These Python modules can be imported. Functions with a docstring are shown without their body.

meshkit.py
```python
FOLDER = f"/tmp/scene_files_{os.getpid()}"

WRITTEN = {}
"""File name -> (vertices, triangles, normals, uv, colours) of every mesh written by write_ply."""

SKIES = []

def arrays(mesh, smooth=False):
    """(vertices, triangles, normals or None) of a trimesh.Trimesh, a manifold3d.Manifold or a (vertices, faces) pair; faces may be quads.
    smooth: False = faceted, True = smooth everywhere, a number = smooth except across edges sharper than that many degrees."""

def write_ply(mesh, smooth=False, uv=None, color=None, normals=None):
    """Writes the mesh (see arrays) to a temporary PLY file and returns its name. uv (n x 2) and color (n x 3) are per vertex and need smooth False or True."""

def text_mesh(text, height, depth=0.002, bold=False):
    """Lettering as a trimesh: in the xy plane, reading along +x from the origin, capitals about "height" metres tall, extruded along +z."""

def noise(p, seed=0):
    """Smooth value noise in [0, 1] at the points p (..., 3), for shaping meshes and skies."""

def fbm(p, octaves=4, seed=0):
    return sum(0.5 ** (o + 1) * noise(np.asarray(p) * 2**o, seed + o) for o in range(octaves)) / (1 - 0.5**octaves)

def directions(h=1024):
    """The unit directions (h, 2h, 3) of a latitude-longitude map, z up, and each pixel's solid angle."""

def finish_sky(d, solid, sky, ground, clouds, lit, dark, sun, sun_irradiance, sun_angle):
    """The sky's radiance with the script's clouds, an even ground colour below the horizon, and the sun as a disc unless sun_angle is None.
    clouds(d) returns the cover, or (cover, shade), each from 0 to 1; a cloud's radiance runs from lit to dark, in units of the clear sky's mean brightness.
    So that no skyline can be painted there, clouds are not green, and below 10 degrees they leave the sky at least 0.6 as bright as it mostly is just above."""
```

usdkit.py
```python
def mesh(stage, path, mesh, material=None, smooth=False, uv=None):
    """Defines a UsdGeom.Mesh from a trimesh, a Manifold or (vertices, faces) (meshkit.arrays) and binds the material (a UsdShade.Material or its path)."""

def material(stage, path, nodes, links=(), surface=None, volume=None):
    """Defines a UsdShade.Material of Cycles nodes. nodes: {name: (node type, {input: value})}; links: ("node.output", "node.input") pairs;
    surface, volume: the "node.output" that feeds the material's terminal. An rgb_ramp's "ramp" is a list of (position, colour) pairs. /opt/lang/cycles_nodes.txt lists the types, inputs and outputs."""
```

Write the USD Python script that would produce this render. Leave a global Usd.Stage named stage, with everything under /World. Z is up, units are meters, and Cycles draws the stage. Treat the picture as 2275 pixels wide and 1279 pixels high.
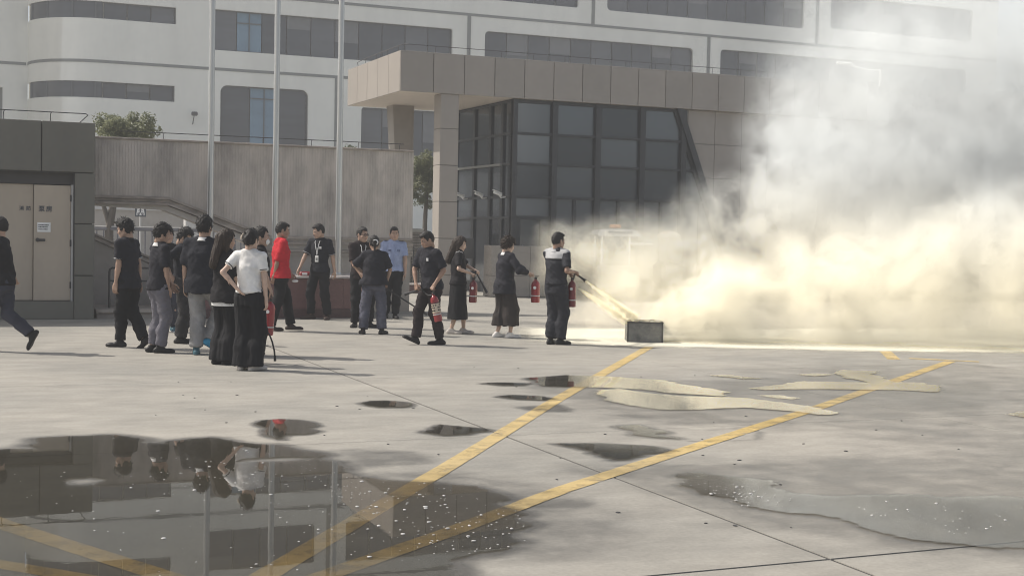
import math, random
import numpy as np, trimesh, shapely, usdkit, meshkit
from shapely import affinity
from shapely.geometry import Polygon, LineString, Point, box as sbox
from pxr import Usd, UsdGeom, UsdLux, UsdShade, Gf, Sdf, Vt

stage = Usd.Stage.CreateInMemory()
UsdGeom.SetStageUpAxis(stage, 'Z')
UsdGeom.Xform.Define(stage, '/World')
random.seed(7)
RNG = np.random.default_rng(7)

# ---------------------------------------------------------------- camera, sky, sun, exposure
YAW, PITCH, ROLL, EYE = 0.40202, 0.03995, 0.02021, 1.68
FWD = np.array([math.sin(YAW) * math.cos(PITCH), math.cos(YAW) * math.cos(PITCH), -math.sin(PITCH)])
RGT = np.array([math.cos(YAW), -math.sin(YAW), 0.0])
DWN = np.cross(FWD, RGT)
RGT, DWN = math.cos(ROLL) * RGT - math.sin(ROLL) * DWN, math.cos(ROLL) * DWN + math.sin(ROLL) * RGT
camera = UsdGeom.Camera.Define(stage, '/World/camera')
camera.AddTransformOp().Set(Gf.Matrix4d(*map(float, (*RGT, 0, *(-DWN), 0, *(-FWD), 0, 0, 0, EYE, 1))))
camera.CreateFocalLengthAttr(35.0)
camera.CreateHorizontalApertureAttr(35.0 * 2275 / 2985.6)
camera.CreateExposureAttr(0.10)

SUN_EL = math.radians(48)
SUN = np.array([-0.826 * math.cos(SUN_EL), 0.564 * math.cos(SUN_EL), math.sin(SUN_EL)])
sky = UsdLux.DomeLight.Define(stage, '/World/sky')
sky_mat = usdkit.material(stage, '/World/Looks/sky_air', {
    's': ('sky_texture', {'sky_type': 'single_scattering', 'sun_disc': False, 'sun_elevation': SUN_EL, 'sun_rotation': math.atan2(SUN[0], SUN[1]),
                          'aerosol_density': 4.0, 'air_density': 1.0}),
    'h': ('hsv', {'saturation': 0.62}), 'b': ('background_shader', {'strength': 0.112})}, [('s.color', 'h.color'), ('h.color', 'b.color')], surface='b.background')
UsdShade.MaterialBindingAPI.Apply(sky.GetPrim()).Bind(sky_mat)
sky.GetPrim().SetCustomDataByKey('kind', 'structure')
sun = UsdLux.DistantLight.Define(stage, '/World/sun')
sun.CreateIntensityAttr(1.02)
sun.CreateNormalizeAttr(True)
sun.CreateAngleAttr(0.5)
sun.CreateColorAttr(Gf.Vec3f(1.0, 0.945, 0.87))
_x = np.cross([0, 0, 1], SUN); _x /= np.linalg.norm(_x); _y = np.cross(SUN, _x)
sun.AddTransformOp().Set(Gf.Matrix4d(*map(float, (*_x, 0, *_y, 0, *SUN, 0, 0, 0, 0, 1))))

AX_R, AX_A = np.array([math.cos(YAW), -math.sin(YAW)]), np.array([math.sin(YAW), math.cos(YAW)])

# ---------------------------------------------------------------- helpers
USED = {}
def numbered(path):
    n = USED.get(path)
    USED[path] = 0 if n is None else n + 1
    return path if n is None else f'{path}_{n + 1:03d}'

def tag(prim, label=None, cat=None, group=None, kind=None):
    p = prim if isinstance(prim, Usd.Prim) else prim.GetPrim()
    for k, v in (('label', label), ('category', cat), ('group', group), ('kind', kind)):
        if v:
            p.SetCustomDataByKey(k, v)
    return p

def thing(name, label=None, cat=None, loc=(0, 0, 0), rot=0.0, group=None, kind=None, parent=None):
    x = UsdGeom.Xform.Define(stage, numbered((str(parent.GetPath()) if parent else '/World') + '/' + name))
    x.AddTranslateOp().Set(Gf.Vec3d(*map(float, loc)))
    if rot:
        x.AddRotateZOp().Set(float(rot))
    return tag(x, label, cat, group, kind)

def obj(name, mesh, material, parent=None, smooth=False, label=None, cat=None, group=None, kind=None, attrs=None):
    path = numbered((str(parent.GetPath()) if parent else '/World') + '/' + name)
    m = usdkit.mesh(stage, path, mesh, material, smooth=smooth)
    for k, v in (attrs or {}).items():
        UsdGeom.PrimvarsAPI(m).CreatePrimvar(k, Sdf.ValueTypeNames.FloatArray, 'vertex').Set(Vt.FloatArray.FromNumpy(np.asarray(v, np.float32)))
    return tag(m, label, cat, group, kind)

def cat_(ms):
    return trimesh.util.concatenate([m for m in ms if m is not None])

def bx(x0, x1, y0, y1, z0, z1):
    return trimesh.creation.box(bounds=[(min(x0, x1), min(y0, y1), min(z0, z1)), (max(x0, x1), max(y0, y1), max(z0, z1))])

def bbx(x0, x1, y0, y1, z0, z1, c=0.01):
    """A box with chamfered edges."""
    lo, hi = np.array([min(x0, x1), min(y0, y1), min(z0, z1)]), np.array([max(x0, x1), max(y0, y1), max(z0, z1)])
    c = min(c, 0.45 * (hi - lo).min())
    pts = []
    for i in range(3):
        l, h = lo + c, hi - c
        l[i], h[i] = lo[i], hi[i]
        for k in range(8):
            pts.append([(l, h)[(k >> j) & 1][j] for j in range(3)])
    return trimesh.convex.convex_hull(np.array(pts))

def tube(pts, r, sides=8, cap=True):
    p = np.asarray(pts, float)
    r = np.broadcast_to(np.asarray(r, float), (len(p),))
    t = np.gradient(p, axis=0); t /= np.linalg.norm(t, axis=1, keepdims=True) + 1e-12
    ref = np.array([0, 0, 1.0]) if abs(t[0, 2]) < 0.9 else np.array([1.0, 0, 0])
    a = np.cross(t, ref); bad = np.linalg.norm(a, axis=1) < 1e-3
    a[bad] = np.cross(t[bad], [0.3, 1, 0.2]); a /= np.linalg.norm(a, axis=1, keepdims=True)
    b = np.cross(t, a)
    ang = np.arange(sides) * 2 * np.pi / sides
    v = (p[:, None] + r[:, None, None] * (np.cos(ang)[None, :, None] * a[:, None] + np.sin(ang)[None, :, None] * b[:, None])).reshape(-1, 3)
    f = []
    for i in range(len(p) - 1):
        for j in range(sides):
            k = (j + 1) % sides
            A, B, C, D_ = i * sides + j, i * sides + k, (i + 1) * sides + k, (i + 1) * sides + j
            f += [[A, C, B], [A, D_, C]]
    if cap:
        n = len(v); v = np.vstack([v, p[0], p[-1]])
        for j in range(sides):
            k = (j + 1) % sides
            f += [[n, j, k], [n + 1, (len(p) - 1) * sides + k, (len(p) - 1) * sides + j]]
    m = trimesh.Trimesh(v, np.array(f), process=False)
    if m.is_watertight and m.volume < 0:
        m.invert()
    return m

def lathe(profile, sides=20):
    """Revolve (r, z) pairs about z."""
    return trimesh.creation.revolve(np.array(profile), sections=sides)

def elev(poly, y0, y1):
    """A polygon drawn in X-Z extruded from y0 (front) to y1."""
    ms = []
    for g in getattr(poly, 'geoms', [poly]):
        if g.is_empty or g.area < 1e-6: continue
        m = trimesh.creation.extrude_polygon(g, abs(y1 - y0), engine='earcut')
        v = m.vertices.copy()
        m.vertices = np.c_[v[:, 0], max(y0, y1) - v[:, 2], v[:, 1]]
        if m.volume < 0: m.invert()
        ms.append(m)
    return cat_(ms)

def side(poly, x0, x1):
    """A polygon drawn in Y-Z extruded from x0 to x1."""
    ms = []
    for g in getattr(poly, 'geoms', [poly]):
        if g.is_empty or g.area < 1e-6: continue
        m = trimesh.creation.extrude_polygon(g, abs(x1 - x0), engine='earcut')
        v = m.vertices.copy()
        m.vertices = np.c_[min(x0, x1) + v[:, 2], v[:, 0], v[:, 1]]
        if m.volume < 0: m.invert()
        ms.append(m)
    return cat_(ms)

def flat(poly, z):
    ms = []
    for g in getattr(poly, 'geoms', [poly]):
        if g.is_empty or g.area < 1e-5: continue
        v, f = trimesh.creation.triangulate_polygon(g, engine='earcut')
        m = trimesh.Trimesh(np.c_[v, np.full(len(v), z)], f, process=False)
        if m.face_normals[:, 2].mean() < 0: m.invert()
        ms.append(m)
    return cat_(ms)

def rot_to(axis_from, axis_to):
    return trimesh.geometry.align_vectors(axis_from, axis_to)

def ico(c, r, sub=2, sc=(1, 1, 1)):
    m = trimesh.creation.icosphere(sub, r); m.apply_scale(sc); m.apply_translation(c)
    return m

# ---------------------------------------------------------------- materials
def mat(name, col, rough=0.6, var=0.12, scale=(3, 3, 3), bump=0.0, bscale=60.0, metal=0.0, spec=0.5, detail=5.0, tint=None, tvar=0.0, tscale=(0.7, 0.7, 0.7), coat=0.0, sheen=0.0, distort=0.0):
    N = {'g': ('geometry', {}), 'm': ('mapping', {'mapping_type': 'point', 'scale': scale}),
         'n': ('noise_texture', {'scale': 1.0, 'detail': detail, 'roughness': 0.62, 'distortion': distort}),
         'r': ('map_range', {'from_min': 0.25, 'from_max': 0.75, 'to_min': 1 - var, 'to_max': 1 + var}),
         'h': ('hsv', {'color': col}), 'p': ('principled_bsdf', {'roughness': rough, 'metallic': metal, 'specular_ior_level': spec, 'coat_weight': coat, 'sheen_weight': sheen})}
    L = [('g.position', 'm.vector'), ('m.vector', 'n.vector'), ('n.fac', 'r.value'), ('r.result', 'h.value')]
    out = 'h.color'
    if tint is not None:
        N['m2'] = ('mapping', {'mapping_type': 'point', 'scale': tscale, 'location': (3.1, 1.7, 5.3)})
        N['n2'] = ('noise_texture', {'scale': 1.0, 'detail': 6.0, 'roughness': 0.65})
        N['r2'] = ('map_range', {'from_min': 0.42, 'from_max': 0.72, 'to_min': 0.0, 'to_max': tvar, 'clamp': True})
        N['x'] = ('mix', {'mix_type': 'mix', 'color2': tint})
        L += [('g.position', 'm2.vector'), ('m2.vector', 'n2.vector'), ('n2.fac', 'r2.value'), ('r2.result', 'x.fac'), (out, 'x.color1')]
        out = 'x.color'
    L.append((out, 'p.base_color'))
    if bump:
        N['nb'] = ('noise_texture', {'scale': bscale, 'detail': 4.0})
        N['b'] = ('bump', {'strength': bump, 'distance': 0.01})
        L += [('g.position', 'nb.vector'), ('nb.fac', 'b.height'), ('b.normal', 'p.normal')]
    return usdkit.material(stage, '/World/Looks/' + name, N, L, surface='p.BSDF')

M = {}
M['white_wall'] = mat('white_wall', (0.82, 0.81, 0.735), 0.8, 0.05, (0.25, 0.25, 0.12), tint=(0.60, 0.59, 0.53), tvar=0.35, tscale=(0.5, 0.5, 0.08))
M['band_grey'] = mat('band_grey', (0.23, 0.235, 0.22), 0.8, 0.08)
M['far_glass'] = mat('far_glass', (0.065, 0.07, 0.08), 0.12, 0.25, (0.35, 0.35, 2.2), spec=0.5)
M['far_glass_b'] = mat('far_glass_b', (0.105, 0.11, 0.12), 0.16, 0.2, (0.3, 0.3, 3.0), spec=0.5)
M['blue_glass'] = mat('blue_glass', (0.16, 0.25, 0.33), 0.2, 0.12, (0.3, 0.3, 1.2), spec=0.5)
M['far_frame'] = mat('far_frame', (0.10, 0.105, 0.11), 0.5, 0.05)
M['panel'] = mat('panel', (0.290, 0.260, 0.228), 0.55, 0.07, (0.6, 0.6, 0.6), bump=0.05, bscale=120, tint=(0.25, 0.225, 0.20), tvar=0.35, tscale=(1.4, 1.4, 0.35))
M['panel_b'] = mat('panel_b', (0.268, 0.242, 0.212), 0.55, 0.08, (0.6, 0.6, 0.6), bump=0.05, bscale=120, tint=(0.23, 0.21, 0.19), tvar=0.35, tscale=(1.4, 1.4, 0.35))
M['joint_dark'] = mat('joint_dark', (0.05, 0.048, 0.045), 0.9, 0.1)
M['soffit'] = mat('soffit', (0.62, 0.56, 0.50), 0.7, 0.05)
M['dark_frame'] = mat('dark_frame', (0.022, 0.024, 0.028), 0.5, 0.1)
def glass_mat(name, tint, fac, rough):
    """Tinted reflective glazing: a dark body under a mirror coat with slightly uneven panes."""
    N = {'g': ('geometry', {}), 'n': ('noise_texture', {'scale': 0.7, 'detail': 2.0}), 'b': ('bump', {'strength': 0.05, 'distance': 0.02}),
         'p': ('principled_bsdf', {'base_color': tint, 'roughness': 0.1}), 'gl': ('glossy_bsdf', {'color': (0.80, 0.86, 0.92), 'roughness': rough}), 'm': ('mix_closure', {'fac': fac})}
    L = [('g.position', 'n.vector'), ('n.fac', 'b.height'), ('b.normal', 'gl.normal'), ('p.BSDF', 'm.closure1'), ('gl.BSDF', 'm.closure2')]
    return usdkit.material(stage, '/World/Looks/' + name, N, L, surface='m.closure')
M['tint_glass'] = glass_mat('tint_glass', (0.020, 0.023, 0.028), 0.075, 0.03)
M['tint_glass_d'] = glass_mat('tint_glass_d', (0.045, 0.049, 0.055), 0.13, 0.05)
M['tint_glass_c'] = glass_mat('tint_glass_c', (0.016, 0.018, 0.022), 0.045, 0.04)
M['tint_glass_b'] = glass_mat('tint_glass_b', (0.030, 0.034, 0.040), 0.105, 0.03)
M['flute'] = mat('flute', (0.53, 0.478, 0.425), 0.9, 0.13, (6.0, 6.0, 0.5), bump=0.2, bscale=55, tint=(0.22, 0.20, 0.178), tvar=0.85, tscale=(1.6, 1.6, 0.55))
M['mould_light'] = mat('mould_light', (0.50, 0.47, 0.43), 0.85, 0.12, (2, 2, 2))
M['mould'] = mat('mould', (0.36, 0.315, 0.27), 0.85, 0.25, (3.0, 3.0, 2.0), bump=0.2, bscale=50, tint=(0.09, 0.078, 0.07), tvar=0.6, tscale=(1.2, 1.2, 6))
M['plain_wall'] = mat('plain_wall', (0.37, 0.335, 0.295), 0.85, 0.10, (1.2, 1.2, 1.0), bump=0.1, bscale=70, tint=(0.14, 0.13, 0.12), tvar=0.4, tscale=(1.0, 1.0, 0.5))
M['pump_wall'] = mat('pump_wall', (0.142, 0.136, 0.112), 0.7, 0.10, (0.9, 0.9, 0.5), bump=0.06, bscale=90, tint=(0.085, 0.082, 0.075), tvar=0.4, tscale=(0.8, 0.8, 0.4))
M['pump_dark'] = mat('pump_dark', (0.055, 0.052, 0.049), 0.9, 0.1)
M['door_cream'] = mat('door_cream', (0.41, 0.35, 0.275), 0.5, 0.06, (1.0, 1.0, 0.4), tint=(0.29, 0.25, 0.20), tvar=0.4, tscale=(1.5, 1.5, 0.6))
M['granite_red'] = mat('granite_red', (0.165, 0.085, 0.080), 0.42, 0.25, (45, 45, 45), tint=(0.11, 0.06, 0.058), tvar=0.4, tscale=(1, 1, 1))
M['granite_dark'] = mat('granite_dark', (0.085, 0.045, 0.043), 0.45, 0.2, (45, 45, 45))
M['coping'] = mat('coping', (0.46, 0.42, 0.40), 0.6, 0.1, (4, 4, 4))
M['steel'] = mat('steel', (0.52, 0.52, 0.50), 0.32, 0.06, (2, 2, 0.6), metal=0.75)
M['dark_metal'] = mat('dark_metal', (0.045, 0.043, 0.042), 0.5, 0.15)
M['rail_blue'] = mat('rail_blue', (0.13, 0.13, 0.145), 0.5, 0.1)
M['white_paint'] = mat('white_paint', (0.72, 0.72, 0.70), 0.45, 0.05)
M['pale_grey'] = mat('pale_grey', (0.48, 0.47, 0.45), 0.6, 0.06)
M['beige'] = mat('beige', (0.52, 0.44, 0.34), 0.7, 0.08)
M['black'] = mat('black', (0.018, 0.018, 0.019), 0.45, 0.1)
M['rubber'] = mat('rubber', (0.02, 0.02, 0.02), 0.6, 0.1)
M['ext_red'] = mat('ext_red', (0.25, 0.022, 0.026), 0.28, 0.06, coat=0.4)
M['ext_dark_red'] = mat('ext_dark_red', (0.15, 0.018, 0.022), 0.32, 0.06, coat=0.3)
M['orange'] = mat('orange', (0.62, 0.22, 0.05), 0.35, 0.05)
M['sign_blue'] = mat('sign_blue', (0.04, 0.045, 0.06), 0.5, 0.08)
M['blind'] = mat('blind', (0.17, 0.175, 0.18), 0.6, 0.1)
M['leaf'] = None
M['bark'] = mat('bark', (0.10, 0.085, 0.07), 0.9, 0.25, (12, 12, 3), bump=0.3, bscale=30)
M['soot'] = mat('soot', (0.11, 0.11, 0.105), 0.75, 0.35, (6, 6, 6), tint=(0.30, 0.29, 0.25), tvar=0.6, tscale=(5, 5, 5))
M['brick'] = mat('brick', (0.34, 0.31, 0.28), 0.8, 0.12, (9, 9, 9))
M['asphalt_far'] = mat('asphalt_far', (0.30, 0.29, 0.275), 0.9, 0.1, (0.4, 0.4, 0.4))

def leaf_mat(name, a, b):
    N = {'g': ('geometry', {}), 'n': ('noise_texture', {'scale': 2.2, 'detail': 3.0}), 'mx': ('mix', {'mix_type': 'mix', 'color1': a, 'color2': b}),
         'rr': ('map_range', {'from_min': 0.35, 'from_max': 0.65, 'clamp': True}),
         'p': ('principled_bsdf', {'roughness': 0.45}), 't': ('translucent_bsdf', {}), 'm': ('mix_closure', {'fac': 0.35})}
    L = [('g.position', 'n.vector'), ('n.fac', 'rr.value'), ('rr.result', 'mx.fac'), ('mx.color', 'p.base_color'), ('mx.color', 't.color'), ('p.BSDF', 'm.closure1'), ('t.BSDF', 'm.closure2')]
    return usdkit.material(stage, '/World/Looks/' + name, N, L, surface='m.closure')
M['leaf'] = leaf_mat('leaf', (0.11, 0.125, 0.06), (0.23, 0.24, 0.13))
M['leaf_dark'] = leaf_mat('leaf_dark', (0.06, 0.075, 0.035), (0.11, 0.125, 0.06))

def ground_mat(name, dry, dirt, wetmul=0.30, worn=False):
    """Concrete that is darker and glossier where the vertex value "wet" says water has soaked in."""
    N = {'g': ('geometry', {}),
         'm1': ('mapping', {'mapping_type': 'point', 'scale': (0.35, 0.35, 0.35)}), 'n1': ('noise_texture', {'scale': 1.0, 'detail': 7.0, 'roughness': 0.6}),
         'm2': ('mapping', {'mapping_type': 'point', 'rotation': (0, 0, 0.40), 'scale': (1.1, 2.3, 1.0)}), 'n2': ('noise_texture', {'scale': 1.6, 'detail': 7.0, 'roughness': 0.66}),
         'n3': ('noise_texture', {'scale': 30.0, 'detail': 6.0, 'roughness': 0.75}),
         'r1': ('map_range', {'from_min': 0.34, 'from_max': 0.70, 'to_min': 0.0, 'to_max': 0.9, 'clamp': True}),
         'c1': ('mix', {'mix_type': 'mix', 'color1': dry, 'color2': dirt}),
         'r2': ('map_range', {'from_min': 0.28, 'from_max': 0.72, 'to_min': 0.80, 'to_max': 1.15}), 'h2': ('hsv', {}),
         'r3': ('map_range', {'from_min': 0.25, 'from_max': 0.75, 'to_min': 0.86, 'to_max': 1.13}), 'h3': ('hsv', {}),
         'a': ('attribute', {'attribute': 'wet'}), 'n4': ('noise_texture', {'scale': 2.3, 'detail': 7.0, 'roughness': 0.65}),
         'ns': ('math', {'math_type': 'multiply_add', 'value2': 0.9, 'value3': -0.45}), 'wa': ('math', {'math_type': 'add'}),
         'wr': ('map_range', {'range_type': 'smoothstep', 'from_min': 0.18, 'from_max': 0.95, 'to_min': 0.0, 'to_max': 1.0, 'clamp': True}),
         'wz': ('math', {'math_type': 'greater_than', 'value2': 0.02}), 'wf': ('math', {'math_type': 'multiply'}),
         'hw': ('hsv', {'value': wetmul, 'saturation': 1.1}), 'cw': ('mix', {'mix_type': 'mix'}),
         'rr': ('map_range', {'to_min': 0.82, 'to_max': 0.28}), 'b': ('bump', {'strength': 0.30, 'distance': 0.006}), 'p': ('principled_bsdf', {'specular_ior_level': 0.4})}
    L = [('g.position', 'm1.vector'), ('m1.vector', 'n1.vector'), ('g.position', 'm2.vector'), ('m2.vector', 'n2.vector'), ('g.position', 'n3.vector'), ('g.position', 'n4.vector'),
         ('n1.fac', 'r1.value'), ('r1.result', 'c1.fac'), ('c1.color', 'h2.color'), ('n2.fac', 'r2.value'), ('r2.result', 'h2.value'), ('h2.color', 'h3.color'), ('n3.fac', 'r3.value'), ('r3.result', 'h3.value'),
         ('n4.fac', 'ns.value1'), ('ns.value', 'wa.value1'), ('a.fac', 'wa.value2'), ('wa.value', 'wr.value'), ('a.fac', 'wz.value1'), ('wr.result', 'wf.value1'), ('wz.value', 'wf.value2'),
         ('h3.color', 'hw.color'), ('h3.color', 'cw.color1'), ('hw.color', 'cw.color2'), ('wf.value', 'cw.fac'), ('cw.color', 'p.base_color'),
         ('wf.value', 'rr.value'), ('rr.result', 'p.roughness'), ('n3.fac', 'b.height'), ('b.normal', 'p.normal')]
    if worn:
        N['nw'] = ('noise_texture', {'scale': 4.0, 'detail': 10.0, 'roughness': 0.78}); N['rw'] = ('map_range', {'from_min': 0.37, 'from_max': 0.50, 'to_min': 0.22, 'to_max': 0.96, 'clamp': True})
        N['tr'] = ('transparent_bsdf', {}); N['mw'] = ('mix_closure', {})
        L += [('g.position', 'nw.vector'), ('nw.fac', 'rw.value'), ('rw.result', 'mw.fac'), ('tr.BSDF', 'mw.closure1'), ('p.BSDF', 'mw.closure2')]
        return usdkit.material(stage, '/World/Looks/' + name, N, L, surface='mw.closure')
    return usdkit.material(stage, '/World/Looks/' + name, N, L, surface='p.BSDF')
M['concrete'] = ground_mat('concrete', (0.360, 0.335, 0.288), (0.235, 0.228, 0.204))
M['yellow'] = ground_mat('yellow_paint', (0.58, 0.42, 0.16), (0.47, 0.37, 0.20), 0.42, True)
M['water'] = usdkit.material(stage, '/World/Looks/puddle_water', {
    'g': ('geometry', {}), 'n': ('noise_texture', {'scale': 5.0, 'detail': 3.0}), 'b': ('bump', {'strength': 0.03, 'distance': 0.004}),
    'nr': ('noise_texture', {'scale': 2.2, 'detail': 5.0}), 'ro': ('map_range', {'from_min': 0.42, 'from_max': 0.75, 'to_min': 0.008, 'to_max': 0.035, 'clamp': True}),
    'f': ('fresnel', {'IOR': 1.36}), 't': ('transparent_bsdf', {'color': (0.76, 0.75, 0.71)}), 'gl': ('glossy_bsdf', {'color': (1, 1, 1)}), 'm': ('mix_closure', {}),
    'a': ('attribute', {'attribute': 'depth'}), 'ne': ('noise_texture', {'scale': 16.0, 'detail': 6.0, 'roughness': 0.65}), 'nm': ('math', {'math_type': 'multiply_add', 'value2': 0.11, 'value3': -0.055}),
    'ad': ('math', {'math_type': 'add'}), 'fe': ('map_range', {'range_type': 'smoothstep', 'from_min': -0.004, 'from_max': 0.034, 'to_min': 0.0, 'to_max': 1.0, 'clamp': True}),
    'clear': ('transparent_bsdf', {}), 'out': ('mix_closure', {})},
    [('g.position', 'n.vector'), ('n.fac', 'b.height'), ('b.normal', 'gl.normal'), ('g.position', 'nr.vector'), ('nr.fac', 'ro.value'), ('ro.result', 'gl.roughness'), ('f.fac', 'm.fac'), ('t.BSDF', 'm.closure1'), ('gl.BSDF', 'm.closure2'),
     ('g.position', 'ne.vector'), ('ne.fac', 'nm.value1'), ('nm.value', 'ad.value1'), ('a.fac', 'ad.value2'), ('ad.value', 'fe.value'), ('fe.result', 'out.fac'), ('clear.BSDF', 'out.closure1'), ('m.closure', 'out.closure2')], surface='out.closure')
M['foam'] = mat('foam', (0.50, 0.49, 0.47), 0.5, 0.05)
M['powder'] = usdkit.material(stage, '/World/Looks/powder', {
    'g': ('geometry', {}), 'a': ('attribute', {'attribute': 'depth'}), 'm': ('mapping', {'mapping_type': 'point', 'rotation': (0, 0, YAW), 'scale': (0.9, 3.2, 1.0)}), 'n': ('noise_texture', {'scale': 1.3, 'detail': 8.0, 'roughness': 0.62}),
    'nm': ('math', {'math_type': 'multiply_add', 'value2': 1.5, 'value3': -0.75}), 'ad': ('math', {'math_type': 'add'}), 'fe': ('map_range', {'range_type': 'smoothstep', 'from_min': -0.05, 'from_max': 0.75, 'to_min': 0.0, 'to_max': 0.95, 'clamp': True}),
    'n2': ('noise_texture', {'scale': 14.0, 'detail': 5.0}), 'mx': ('mix', {'mix_type': 'mix', 'color1': (0.60, 0.57, 0.46), 'color2': (0.78, 0.75, 0.63)}), 'p': ('principled_bsdf', {'roughness': 0.95}), 'clear': ('transparent_bsdf', {}), 'out': ('mix_closure', {})},
    [('g.position', 'm.vector'), ('m.vector', 'n.vector'), ('n.fac', 'nm.value1'), ('nm.value', 'ad.value1'), ('a.fac', 'ad.value2'), ('ad.value', 'fe.value'), ('fe.result', 'out.fac'), ('g.position', 'n2.vector'), ('n2.fac', 'mx.fac'), ('mx.color', 'p.base_color'), ('clear.BSDF', 'out.closure1'), ('p.BSDF', 'out.closure2')], surface='out.closure')
# ---------------------------------------------------------------- ground: concrete slabs, joints, puddles, paint
def puddle_edge(pts, seed, amp=0.05, buf=0.06):
    p = Polygon(pts).buffer(0)
    p = p.buffer(buf, quad_segs=6).buffer(-buf * 1.3).buffer(buf * 0.3) if buf else p
    out = []
    for g in getattr(p, 'geoms', [p]):
        ring = np.array(g.exterior.segmentize(0.03).coords)[:-1]
        n = meshkit.fbm(np.c_[ring * 2.2, np.full(len(ring), seed * 3.7)], 5, seed) - 0.5
        m = meshkit.fbm(np.c_[ring * 2.2, np.full(len(ring), seed * 3.7 + 40)], 4, seed + 50) - 0.5
        rr, dd = ring @ AX_R, ring @ AX_A
        fing = meshkit.fbm(np.c_[rr * 0.7, dd * 6.5, np.full(len(ring), seed * 5.3)], 4, seed + 90) - 0.5
        ring = ring + np.c_[n, m] * 2.6 * amp + AX_R * (fing * 6.0 * amp)[:, None]
        out.append(Polygon(ring).buffer(0))
    return shapely.union_all(out)

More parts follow.
